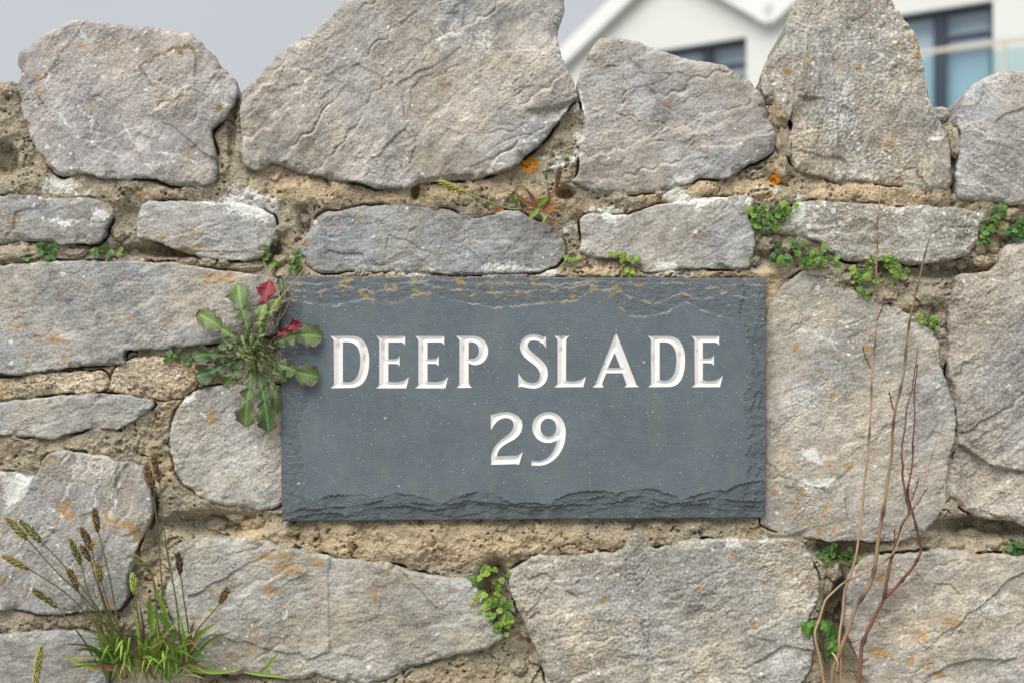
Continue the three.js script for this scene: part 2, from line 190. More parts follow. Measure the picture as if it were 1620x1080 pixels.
for (let j = 0; j < TH; j++) for (let i = 0; i < TW; i++) {
  const x = TX0 + (i + 0.5) / TW * TWm, y = TY0 + (j + 0.5) / TH * THm, id = ids[j * TW + i], o = (j * TW + i) * 4;
  let r, g, b, h;
  const n3 = noiseA(x * 170, y * 170), n4 = noiseB(x * 520, y * 520), n5 = noiseC(x * 1100, y * 1100), n2 = fbm(noiseC, x, y, 34, 2), n1 = fbm(noiseB, x + id * 1.7, y, 7, 3);
  const gate = fbm(noiseA, x - id * 0.9, y + 3, 6.5, 2), gate2 = fbm(noiseC, x + 9, y - id, 11, 2);
  if (id) {
    const s = stones[id - 1], ca = Math.cos(s.ang), sa = Math.sin(s.ang), u = x * ca + y * sa, v = -x * sa + y * ca;
    const streak = fbm(noiseB, u * 0.28, v + id, 90, 3), ro = s.rough ?? 1;
    const tone = 1.02 + 0.18 * n1 + 0.13 * n2 + 0.1 * n3 * ro + 0.13 * n4 * ro + 0.09 * n5 + 0.1 * streak;
    [r, g, b] = s.col; { const v1 = 1.03 + 0.1 * (hash2(id, 3, 8) - 0.5), v2 = hash2(id, 9, 4) - 0.5; r = (r - 1 + 4 * v2) * v1; g = (g + 2 + v2) * v1; b = (b + 3 - 4 * v2) * v1; } r *= tone; g *= tone; b *= tone;
    const wm = 0.5 + 0.5 * fbm(noiseA, x + id * 2.3, y - 4, 5, 3); // warm and cool beds in the limestone
    r *= lerp(0.95, 1.05, wm); g *= lerp(0.985, 1.01, wm); b *= lerp(1.045, 0.955, wm);
    const sand = sstep(0.3, 0.75, gate2 + 0.25 * n3); r = lerp(r, 180, sand * 0.3); g = lerp(g, 166, sand * 0.3); b = lerp(b, 145, sand * 0.3);
    const cool = sstep(0.3, 0.8, n2 + 0.5 * gate); r = lerp(r, 128, cool * 0.3); g = lerp(g, 128, cool * 0.3); b = lerp(b, 130, cool * 0.3);
    const pit = /* darker dots, stronger on pitted stones */ (s.pit ?? 0.25) * sstep(0.62, 0.82, noiseA(x * 260 + 7, y * 200)) * sstep(-0.1, 0.5, gate2); r *= 1 - 0.45 * pit; g *= 1 - 0.45 * pit; b *= 1 - 0.43 * pit;
    const wv = Math.abs(fbm(noiseC, u * 0.3 + id * 4 + 0.02 * n2, v + 0.006 * n2, 9, 3)), vein = (s.vein ?? 0) * sstep(0.016, 0.004, wv) * sstep(0.05, 0.45, gate + 0.2 * n3); r = lerp(r, 205, vein * 0.6); g = lerp(g, 200, vein * 0.6); b = lerp(b, 194, vein * 0.6);
    const crack = sstep(0.010, 0.002, Math.abs(fbm(noiseA, u * 0.3 - id * 3, v * 1.3 + 0.008 * n2, 9, 3))) * sstep(0.0, 0.4, gate2);
    const fine = sstep(0.03, 0.0, Math.abs(fbm(noiseB, u * 0.35 + 11, v + 0.01 * n2 + id, 26, 3))) * sstep(0.15, 0.5, gate * 0.7 + n1 * 0.7);
    const wgate = sstep(-0.15, 0.6, gate + 0.4 * n2), ws = Math.max(dots(x + 0.0005 * n4, y + 0.0005 * n5, 0.007, s.w * 0.4 * wgate, 0.0008, 0.0026, 31 + id), dots(x + 0.0012 * n3, y + 0.0012 * n4, 0.02, s.w * 0.42 * wgate, 0.0014, 0.0046, 91 + id)); r = lerp(r, 226, ws * 0.9); g = lerp(g, 223, ws * 0.9); b = lerp(b, 215, ws * 0.9);
    const og = sstep(-0.1, 0.5, gate2 + 0.3 * gate), os = dots(x + 0.0016 * n3 + 0.001 * n4, y + 0.0016 * n2 * 2, 0.016, Math.min(0.95, s.o * 0.95 * og), 0.0010, 0.0058, 171 + id) * (0.35 + 0.45 * sstep(-0.5, 0.4, n3 + n4)); r = lerp(r, 176, os); g = lerp(g, 128, os); b = lerp(b, 66, os);
    const rz = ro * (0.25 + 1.0 * sstep(-0.25, 0.45, gate2 * 0.8 + n1 * 0.6)); h = 0.55 + 0.08 * n3 * rz + 0.1 * n4 * rz + 0.1 * n5 * rz + 0.15 * streak + 0.06 * n2 - 0.8 * crack - 0.6 * fine + 0.12 * ws;
  } else {
    const px = (i + 0.5) / TW * 1620, py = 1080 - (j + 0.5) / TH * 1080; let wz = 0;
    for (const [zx, zy, rx, ry] of warmZones) wz = Math.max(wz, 1 - Math.hypot((px - zx) / rx, (py - zy) / ry) * 0.8);
    wz = sstep(-0.1, 0.5, wz + 0.35 * n1 + 0.2 * n2);
    const grain = 0.2 * n5 + 0.17 * n4 + 0.09 * n3 + 0.07 * n2, tone = 1 + grain;
    r = lerp(158, 188, wz) * tone; g = lerp(148, 169, wz) * tone; b = lerp(129, 138, wz) * tone;
    const damp = sstep(0.15, 0.6, fbm(noiseA, x + 7, y, 16, 3)) * 0.3; r = lerp(r, 128, damp); g = lerp(g, 122, damp); b = lerp(b, 108, damp);
    const dg = dots(x, y, 0.0032, 0.3, 0.0005, 0.0011, 360); r *= 1 - 0.32 * dg; g *= 1 - 0.36 * dg; b *= 1 - 0.4 * dg;
    const brown = sstep(0.1, 0.7, n1 + 0.4 * n2) * (1 - wz * 0.7); r = lerp(r, 122, brown * 0.45); g = lerp(g, 104, brown * 0.45); b = lerp(b, 80, brown * 0.45);
    const agg = dots(x, y, 0.009, 0.16, 0.0008, 0.0042, 300), dk = hash2(Math.floor(x / 0.009), Math.floor(y / 0.009), 5); r = lerp(r, lerp(96, 140, dk), agg * 0.75); g = lerp(g, lerp(66, 128, dk), agg * 0.75); b = lerp(b, lerp(48, 112, dk), agg * 0.75);
    const pale = dots(x, y, 0.006, 0.2, 0.0006, 0.0018, 330); r = lerp(r, 214, pale * 0.7); g = lerp(g, 204, pale * 0.7); b = lerp(b, 184, pale * 0.7);
    const hole = sstep(0.6, 0.8, noiseB(x * 300, y * 300)); 
    h = 0.5 + 0.2 * n5 + 0.2 * n4 + 0.14 * n3 - 0.3 * hole + 0.15 * agg;
  }
  const wi = clamp(Math.round(i + 7 * noiseB(x * 38, y * 38) + 3.5 * n3 + 2 * n4), 0, TW - 1), wj = clamp(Math.round(TH - 1 - j + 7 * noiseC(x * 38 + 9, y * 38) + 3.5 * noiseA(x * 170 + 40, y * 170) + 2 * n5), 0, TH - 1), q = (wj * TW + wi) * 4;
  const brk = 0.5 * n2 + 0.45 * n3 + 0.4 * n4 + 0.25 * n5;
  const wp = sstep(-0.05, 0.3, Math.min(1, patch[q] / 170) - 0.18 + 0.4 * brk) * (patch[q] > 8 ? 1 : 0) * (0.66 + 0.34 * sstep(-0.7, 0.2, n4 + n5)); r = lerp(r, 226, wp * 0.95); g = lerp(g, 226, wp * 0.95); b = lerp(b, 220, wp * 0.95);
  const op = sstep(-0.05, 0.4, patch[q + 1] / 255 - 0.46 + 0.55 * brk) * (patch[q + 1] > 8 ? 1 : 0) * (id ? 0.66 : 0.7); r = lerp(r, 172, op); g = lerp(g, 124, op); b = lerp(b, 62, op);
  const mp = sstep(-0.1, 0.4, patch[q + 2] / 255 - 0.5 + 0.6 * brk) * (patch[q + 2] > 8 ? 1 : 0) * 0.7; r = lerp(r, 98 + 30 * n3, mp); g = lerp(g, 86 + 22 * n3, mp); b = lerp(b, 48 + 12 * n3, mp);
  h += 0.06 * wp + 0.04 * op + (0.25 * n4 + 0.1) * mp;
  wallMap[o] = clamp(r, 0, 255); wallMap[o + 1] = clamp(g, 0, 255); wallMap[o + 2] = clamp(b, 0, 255); wallMap[o + 3] = 255;
  const hv = clamp(h * 255, 0, 255); wallBump[o] = wallBump[o + 1] = wallBump[o + 2] = hv; wallBump[o + 3] = 255;
}
{ // two marked round lichens: orange thalli
  const disc = (px, py, R, pale) => { for (let j = 0; j < TH; j++) { const y = 1080 - (j + 0.5) / TH * 1080; if (Math.abs(y - py) > R * 1.6) continue; for (let i = 0; i < TW; i++) { const x = (i + 0.5) / TW * 1620; if (Math.abs(x - px) > R * 1.6) continue;
    const a = Math.atan2(y - py, x - px), rr = Math.hypot(x - px, y - py) / (R * (1 + 0.12 * noiseA(Math.cos(a) * 2.5 + px, Math.sin(a) * 2.5))), m = sstep(1.05, 0.9, rr); if (m <= 0) continue;
    const o = (j * TW + i) * 4, c = pale * sstep(0.55, 0.2, rr), n = noiseB(x * 0.5, y * 0.5) * 16; wallMap[o] = lerp(wallMap[o], lerp(206, 205, c) + n, m); wallMap[o + 1] = lerp(wallMap[o + 1], lerp(134, 172, c) + n, m); wallMap[o + 2] = lerp(wallMap[o + 2], lerp(28, 110, c) + n * 0.5, m); } } };
  disc(838, 260, 14, 0.8); disc(1228, 283, 9.5, 0);
}
const dataTex = (d, w, h, srgb) => { const t = new THREE.DataTexture(d, w, h, THREE.RGBAFormat); t.magFilter = THREE.LinearFilter; t.minFilter = THREE.LinearMipmapLinearFilter; t.generateMipmaps = true; t.wrapS = t.wrapT = THREE.MirroredRepeatWrapping; if (srgb) t.colorSpace = THREE.SRGBColorSpace; t.needsUpdate = true; return t; };
const wallMat = new THREE.MeshStandardMaterial({ name: 'limestone_and_mortar', map: dataTex(wallMap, TW, TH, true), bumpMap: dataTex(wallBump, TW, TH), bumpScale: 0.0024, roughness: 0.93 });
const wuv = (x, y) => [(x - TX0) / TWm, (y - TY0) / THm];

// ---------------------------------------------------------------- relief of stones
function cellChips(x, y, f, k) { // broken flakes: each cell a tilted little plane
  x = x * f; y = y * f; const i = Math.floor(x), j = Math.floor(y); let b1 = 9, ci = 0, cj = 0, ox = 0, oy = 0;
  for (let a = -1; a <= 1; a++) for (let b = -1; b <= 1; b++) { const cx = i + a + hash2(i + a, j + b, k), cy = j + b + hash2(i + a, j + b, k + 1), e = (x - cx) ** 2 + (y - cy) ** 2; if (e < b1) { b1 = e; ci = i + a; cj = j + b; ox = x - cx; oy = y - cy; } }
  return (hash2(ci, cj, k + 2) - 0.5) * 1.1 + ox * (hash2(ci, cj, k + 3) - 0.5) * 1.8 + oy * (hash2(ci, cj, k + 4) - 0.5) * 1.8;
}
// ledges cut in particular stones: polyline, rise below it, fade length (all reference units / mm)
const ledges = [
  [0, [224,105,240,96,258,87,280,79,312,81], 5, 60], [0, [252,172,268,162,292,147,297,135], 3.5, 34], [1, [848,174,880,168,908,158], -6, 30], [1, [620,236,650,222,676,208], 1.8, 40],
  [3, [1255,155,1256,100,1258,40], 7, 60], [2, [1122,232,1160,232,1185,215,1215,213], 5, 46], [16, [330,1000,350,990,368,998], 2.5, 30], [18, [1480,1062,1500,1050,1540,1040,1575,1042], -4, 40],
  [17, [1205,1040,1240,1018,1272,1025], -4, 40], [19, [1338,790,1342,815,1350,835], 3, 24], [14, [190,722,188,745,186,760], 3, 26], [20, [1500,690,1535,712,1570,735,1640,748], -9, 100],
].map(([s, l, h, fade]) => ({ s, pts: pts(l), h: h / 1000, fade: fade * S }));
function relief(s, i, x, y, d) {
  const m = 0.001, wx = x + 0.0035 * noiseC(x * 24 + i, y * 24), wy = y + 0.0035 * noiseC(x * 24 - 50, y * 24 + i);
  let z = s.low * m * fbm(noiseA, x + i * 3.3, y - i, 5, 2, 0.35) * 0.9;
  const gate = sstep(-0.35, 0.45, noiseB(x * 8 + i, y * 8));
  z += s.chip * m * (cellChips(wx + i, wy, 17, i) * 0.9 * gate + cellChips(wx - i, wy * 1.3, 44, i + 50) * 0.5 * sstep(-0.2, 0.5, noiseC(x * 13, y * 13 + i)));
  z += s.low * 0.42 * m * cellChips(wx + i * 2, wy - i, 7.5, i + 90);
  const ca = Math.cos(s.ang), sa = Math.sin(s.ang), v = -lerp(x, wx, 0.3) * sa + lerp(y, wy, 0.3) * ca, t = v * 24 + 0.5 * noiseA(x * 3, y * 3 + i) + 0.12 * noiseB(x * 40, y * 40) + i, k = Math.floor(t), fr = t - k;
  const st = (fr < 0.86 ? fr / 0.86 : 1 - sstep(0.86, 1, fr)) - 0.5; z += s.sheet * m * st * (0.3 + hash2(k, i)) * sstep(-0.3, 0.5, noiseC(x * 7 + k * 3, y * 7)) * 1.2;
  const ro = s.rough ?? 1; z += m * ro * (0.9 * fbm(noiseB, (x * ca + y * sa) * 0.6, v + i, 46, 3, 0.6) + (0.12 + 0.4 * gate) * noiseA(x * 190, y * 190) + (0.08 + 0.3 * gate) * noiseC(x * 390, y * 390));
  const cr = Math.abs(fbm(noiseC, (x * ca + y * sa) * 0.28 + i * 5, v * 1.1, 8, 3)); z -= 0.002 * sstep(0.012, 0.0, cr) * sstep(0.3, 0.6, noiseB(x * 6 - i, y * 6));
  if (s.pit) z -= 0.0011 * s.pit * sstep(0.45, 0.8, noiseA(x * 120 + 4, y * 120 + i)) * sstep(-0.2, 0.4, noiseB(x * 9 + 3, y * 9));
  for (const l of ledges) if (l.s === i) {
    let best = 1, side = 0; for (let k2 = 0; k2 + 1 < l.pts.length; k2++) { const [ax, ay] = l.pts[k2], [bx, by] = l.pts[k2 + 1], dx = bx - ax, dy = by - ay, tt = clamp(((x - ax) * dx + (y - ay) * dy) / (dx * dx + dy * dy), 0, 1), e = Math.hypot(x - ax - tt * dx, y - ay - tt * dy); if (e < best) { best = e; side = ((x - ax) * dy - (y - ay) * dx) > 0 ? 1 : 0; if (tt === 0 && k2 === 0 || tt === 1 && k2 === l.pts.length - 2) side *= sstep(0.02, 0, e); } }
    if (side) z += l.h * side * sstep(0, 0.0022, best) * (1 - sstep(0.2, 1, best / l.fade));
  }
  if (s.facet && x < X(1256)) z -= 0.018 * sstep(X(1256), X(1235), x);
  const er = s.e * m * (0.06 + 0.42 * (0.5 + 0.5 * noiseB(x * 16 + i * 2, y * 16)) ), q = clamp(d / er, 0, 1);
  z -= er * 0.8 * (0.55 * (1 - q) + 0.45 * (1 - Math.sqrt(Math.max(0, 1 - (1 - q) * (1 - q)))));
  const sp = 0.012 * sstep(0.1, 0.6, noiseA(x * 22 + i * 4, y * 22)); if (d < sp) z -= 0.6 * (sp - d) * (0.6 + 0.4 * noiseB(x * 60, y * 60));   // spalls broken off the arris
  return z;
}
// a solid whose front is a relief over an outline: grid inside, rim snapped to the outline, sides carried back
function solid(s, i, cell, front, depth, keep) {
  const [x0, y0, x1, y1] = s.box, nx = Math.ceil((x1 - x0) / cell) + 3, ny = Math.ceil((y1 - y0) / cell) + 3, ox = x0 - cell, oy = y0 - cell;
  const dist = new Float32Array(nx * ny), id = new Int32Array(nx * ny).fill(-1), pos = [], uv = [], rim = [];
  for (let b = 0; b < ny; b++) for (let a = 0; a < nx; a++) dist[b * nx + a] = s.d(ox + a * cell, oy + b * cell);
  const put = (x, y, z, u) => { pos.push(x, y, z); uv.push(...(u ?? wuv(x, y))); return pos.length / 3 - 1; };
  for (let b = 0; b < ny; b++) for (let a = 0; a < nx; a++) {
    const k = b * nx + a; let x = ox + a * cell, y = oy + b * cell, d = dist[k], on = d > cell * 0.3;
    if (!on) { // outside or on the line: used only next to an inside point, moved onto the outline
      let next = false; for (let p = -1; p <= 1 && !next; p++) for (let q = -1; q <= 1; q++) { const aa = a + p, bb = b + q; if (aa >= 0 && bb >= 0 && aa < nx && bb < ny && dist[bb * nx + aa] > cell * 0.3) { next = true; break; } }
      if (!next) continue;
      s.d(x, y); x = s.d.near[0]; y = s.d.near[1]; d = 0;
    }
    if (keep && !keep(x, y, d)) continue;
    id[k] = put(x, y, front(x, y, d)); rim[id[k]] = !on;
  }
  const idx = [], edge = new Map();
  const tri = (a, b, c) => { idx.push(a, b, c); for (const [p, q] of [[a, b], [b, c], [c, a]]) { const r = q * 4e6 + p; if (edge.has(r)) edge.delete(r); else edge.set(p * 4e6 + q, [p, q]); } };
  for (let b = 0; b + 1 < ny; b++) for (let a = 0; a + 1 < nx; a++) {
    const p = id[b * nx + a], q = id[b * nx + a + 1], r = id[(b + 1) * nx + a + 1], t = id[(b + 1) * nx + a];
    if (p < 0 || q < 0 || r < 0 || t < 0) { const v = [p, q, r, t].filter((n) => n >= 0); if (v.length === 3 && v.some((n) => !rim[n])) tri(...v); continue; }
    if (rim[p] && rim[q] && rim[r] && rim[t]) continue;
    if ((a + b) & 1) { tri(p, q, r); tri(p, r, t); } else { tri(p, q, t); tri(q, r, t); }
  }
  const cx = (x0 + x1) / 2, cy = (y0 + y1) / 2, rings = [0.006, 0.03, 0.09, depth], back = new Map();
  const ring = (v) => { if (!back.has(v)) { const x = pos[v * 3], y = pos[v * 3 + 1], z = pos[v * 3 + 2], L = Math.hypot(cx - x, cy - y) || 1; back.set(v, rings.map((r, n) => { const sh = [0.0006, 0.003, 0.01, 0.02][n] * Math.min(1, L / 0.08), jx = 0.0015 * noiseA(x * 60, y * 60 + n), m = Math.min(r, 0.07, L * 0.8); return put(x + (cx - x) / L * (sh + jx), y + (cy - y) / L * (sh + jx), z - r, wuv(x + (cx - x) / L * m, y + (cy - y) / L * m)); })); } return back.get(v); };
  let mid = -1;
  for (const [p, q] of edge.values()) {
    if (keep && !(rim[p] && rim[q])) continue;
    const A = [p, ...ring(p)], B = [q, ...ring(q)];
    for (let n = 0; n + 1 < A.length; n++) idx.push(A[n + 1], B[n], A[n], A[n + 1], B[n + 1], B[n]);
    if (!keep) { if (mid < 0) mid = put(cx, cy, -depth); idx.push(mid, B[4], A[4]); }
  }
  return geom(pos, idx, uv);
}
const wall = thing('stone_wall', 'rough grey limestone garden wall with sandy mortar joints and upright coping stones', 'wall');
stones.forEach((s, i) => {
  const g = solid(s, i, s.far ? 0.006 : 0.00135, (x, y, d) => s.f * 0.001 + relief(s, i, x, y, d), s.deep ?? (s.n === 'coping_stone' ? 0.24 : 0.16));
  add(s.n, g, wallMat, wall);
});

// ---------------------------------------------------------------- mortar
const mTop = roughen(pts([-690,-20,-600,30,-90,110,0,124,16,124,28,140,44,210,330,215,372,150,380,138,392,136,400,210,800,215,830,150,880,146,900,140,908,133,916,134,926,146,932,200,1216,165,1226,152,1240,150,1252,165,1262,240,1490,230,1500,192,1512,190,1524,215,1740,150,2300,40,2300,2200,-690,2200]), 0.004, 0.0025, 7, 1);
if (area(mTop) < 0) mTop.reverse();
const blobs = [[230,300,150,20,6],[600,305,210,22,9],[1100,305,150,18,7],[1380,306,160,14,8],[240,605,75,32,10],[85,612,95,18,6],[660,855,330,28,12],[1100,845,120,20,10],[290,770,40,70,6],[430,760,14,50,8],[1385,470,80,45,7],[880,270,42,55,8],[1236,225,16,70,12],[1212,330,30,30,4],[1513,240,10,45,8],[378,220,20,70,2],[1050,432,180,8,9],[640,436,160,6,8],[1215,460,22,50,8],[450,350,26,50,4],[885,350,26,30,4],[100,705,110,16,6],[200,985,200,16,4],[20,190,40,70,-6],[5,250,14,22,-24],
  [330,832,66,17,-32],[262,396,60,9,-26],[150,398,40,12,-8],[1540,560,10,75,-40],[1530,500,8,30,-26],[1336,1000,26,80,-50],[1560,836,66,15,-38],[830,1030,44,46,-12],[1338,872,44,14,-30],[420,395,18,16,-20],[783,935,20,40,-30],[1208,412,22,14,-8],[1500,428,70,12,-20],[895,306,12,8,-24],[240,860,12,60,-14],[208,930,16,46,-12],[656,300,6,14,-22],[1512,275,5,40,-24],[480,350,8,20,-16],[200,345,18,16,-10],[1600,380,34,18,-10],[45,748,16,6,-10],[175,625,6,12,-6],[1500,860,50,12,-10],[320,1070,90,16,-14],[440,395,20,26,-8],[230,1050,40,30,-24],[365,200,5,60,-10]].map(([a, b, c, d, e]) => [X(a), Y(b), c * S, d * S, e / 1000]);
const slabBox = [X(452), Y(818), X(1205), Y(444)];
function mortarZ(x, y, dOut, dStone) {
  let z = -0.0055; for (const [bx, by, rx, ry, h] of blobs) { const e = ((x - bx) / rx) ** 2 + ((y - by) / ry) ** 2; if (e < 6) z += (h > 0 ? h * 0.6 : h) * Math.exp(-e * e * 0.6); }
  const rg = sstep(-0.1, 0.5, fbm(noiseC, x, y + 4, 12, 2)); z += 0.005 * fbm(noiseB, x + 2, y, 20, 2) + (0.0014 + 0.003 * rg) * fbm(noiseA, x, y, 90, 3, 0.6) + 0.0008 * noiseC(x * 420, y * 420) + (0.001 + 0.003 * rg) * cellChips(x, y, 48, 400);
  z -= 0.006 * sstep(0.62, 0.8, noiseA(x * 95 + 30, y * 95)) * sstep(-0.1, 0.4, noiseC(x * 15, y * 15));
  const gap = sstep(0.02, 0.3, fbm(noiseC, x, y + 8, 12, 3)); z -= (0.0005 + 0.017 * gap) * sstep(-0.0028, -0.0006, dStone);
  const cr = Math.abs(fbm(noiseB, x - 3, y, 13, 3)); z -= 0.008 * sstep(0.02, 0, cr) * sstep(-0.1, 0.2, noiseA(x * 7, y * 7 + 2));
  if (x > slabBox[0] && x < slabBox[2] && y > slabBox[1] && y < slabBox[3]) z = Math.min(z, -0.024);
  const q = clamp(dOut / 0.014, 0, 1); z -= 0.012 * (1 - Math.sqrt(1 - (1 - q) * (1 - q)));
  return Math.min(z, 0.003 + 0.002 * noiseA(x * 60, y * 60));
}
{
  const near = (x, y) => { let best = -1; for (const s of stones) { if (x < s.box[0] - 0.01 || x > s.box[2] + 0.01 || y < s.box[1] - 0.01 || y > s.box[3] + 0.01) continue; const d = s.d(x, y); if (d > best) best = d; } return best; };
  const mk = (p, cell) => { const m = { out: p, box: bbox(p), d: sdf([p]) }; let last = -1;
    return solid(m, 900, cell, (x, y, d) => mortarZ(x, y, d, last), 0.3, (x, y, d) => { last = near(x, y); return last < 0.014 && !(cell > 0.002 && x > X(-40) && x < X(1660) && y > Y(1100) && d > 0.0) && !(x > slabBox[0] + 0.04 && x < slabBox[2] - 0.04 && y > slabBox[1] + 0.04 && y < slabBox[3] - 0.04); }); };
  const clip = (p, a, b, c, d) => { // polygon cut by the rectangle
    const cut = (q, f, t) => { const o = []; q.forEach((u, i) => { const v = q[(i + 1) % q.length], fu = f(u), fv = f(v); if (fu >= 0) o.push(u); if (fu >= 0 !== fv >= 0) { const k = fu / (fu - fv); o.push([lerp(u[0], v[0], k), lerp(u[1], v[1], k)]); } }); return o; };
    p = cut(p, (u) => u[0] - a); p = cut(p, (u) => c - u[0]); p = cut(p, (u) => u[1] - b); return cut(p, (u) => d - u[1]); };
  add('mortar', mk(clip(mTop, X(-45), Y(1105), X(1665), 9), 0.0015), wallMat, wall);
  for (const r of [[X(-690), Y(1105), X(-45), 9], [X(1665), Y(1105), X(2300), 9], [X(-690), Y(2200), X(2300), Y(1105)]]) add('mortar', mk(clip(mTop, ...r), 0.008), wallMat, wall);
  // hearting of the wall behind the face
  const core = new THREE.Shape(clip(mTop, X(-680), Y(2170), X(2290), Y(250)).map(([x, y]) => new THREE.Vector2(x, y)));
  const cg = new THREE.ExtrudeGeometry(core, { depth: 0.22, bevelEnabled: false }); cg.translate(0, 0, -0.34); 
  const cu = cg.attributes.position, ca = new Float32Array(cu.count * 2); for (let i = 0; i < cu.count; i++) { const [u, v] = wuv(cu.getX(i), cu.getY(i)); ca[i * 2] = u + cu.getZ(i); ca[i * 2 + 1] = v; } cg.setAttribute('uv', new THREE.BufferAttribute(ca, 2));
  add('rubble_core', cg, wallMat, wall);
}
// small stones and lumps bedded in the open joints
{
  const ico = new THREE.IcosahedronGeometry(1, 5); ico.deleteAttribute('normal'); ico.deleteAttribute('uv'); const base = mergeVertices(ico, 1e-4), P0 = base.attributes.position;
  const list = [[115,400,20,9],[18,402,38,14],[302,413,9,6],[328,414,15,8],[353,415,8,6],[388,422,24,7],[205,398,12,10],[186,372,9,10],[1213,387,13,13],[1247,392,12,9],[1228,378,10,8],[1236,362,22,8],[1210,362,14,8],[1509,415,9,7],[1556,413,13,9],[1487,421,8,7],[1528,418,10,7],[1554,396,9,8],[1574,392,11,12],[1467,422,7,6],[1437,426,7,6],[1506,431,7,6],[1590,360,12,14],[1598,338,16,12],[1580,410,10,8],[1545,436,8,6],[370,817,15,12],[357,832,7,6],[333,833,20,13],[393,832,17,12],[312,838,10,9],[408,826,9,10],[480,345,16,12],[430,372,10,12],[440,412,12,10],[462,410,10,8],[1195,412,12,8],[1300,432,20,8],[1340,440,12,8],[1470,470,22,16],[1440,480,18,12],[1490,505,10,12],[1492,528,9,9],[1400,470,20,10],[1516,312,20,7],[836,1000,16,12],[858,1045,20,14],[820,1060,14,12],[1550,850,22,10],[1590,838,16,10],[1520,866,14,7],[1322,905,12,16],[1312,930,9,14],[460,842,12,5],[48,744,10,6],[1236,175,16,26],[1240,225,13,30],[1236,268,12,22],[1513,225,9,22],[1514,270,8,20]];
  list.forEach(([px, py, rx, ry], n) => {
    const x0 = X(px), y0 = Y(py), zm = mortarZ(x0, y0, 1, -0.01), rz = Math.min(rx, ry) * S * 0.95, pos = [], uv = [];
    for (let i = 0; i < P0.count; i++) { const a = P0.getX(i), b = P0.getY(i), c = P0.getZ(i), w = 1 + 0.22 * noiseA(a * 1.3 + n * 7, b * 1.3 + c) + 0.1 * noiseB(a * 4 + n, b * 4 + c * 4) + 0.05 * noiseC(a * 11 + n, b * 11 + c * 7); const x = x0 + a * w * rx * S, y = y0 + b * w * ry * S; pos.push(x, y, zm + rz * 0.1 + c * w * rz); uv.push(...wuv(x + c * 0.004, y)); }
    const g = geom(pos, [...base.index.array], uv);
    add('rubble_stone', g, wallMat, wall);
  });
}

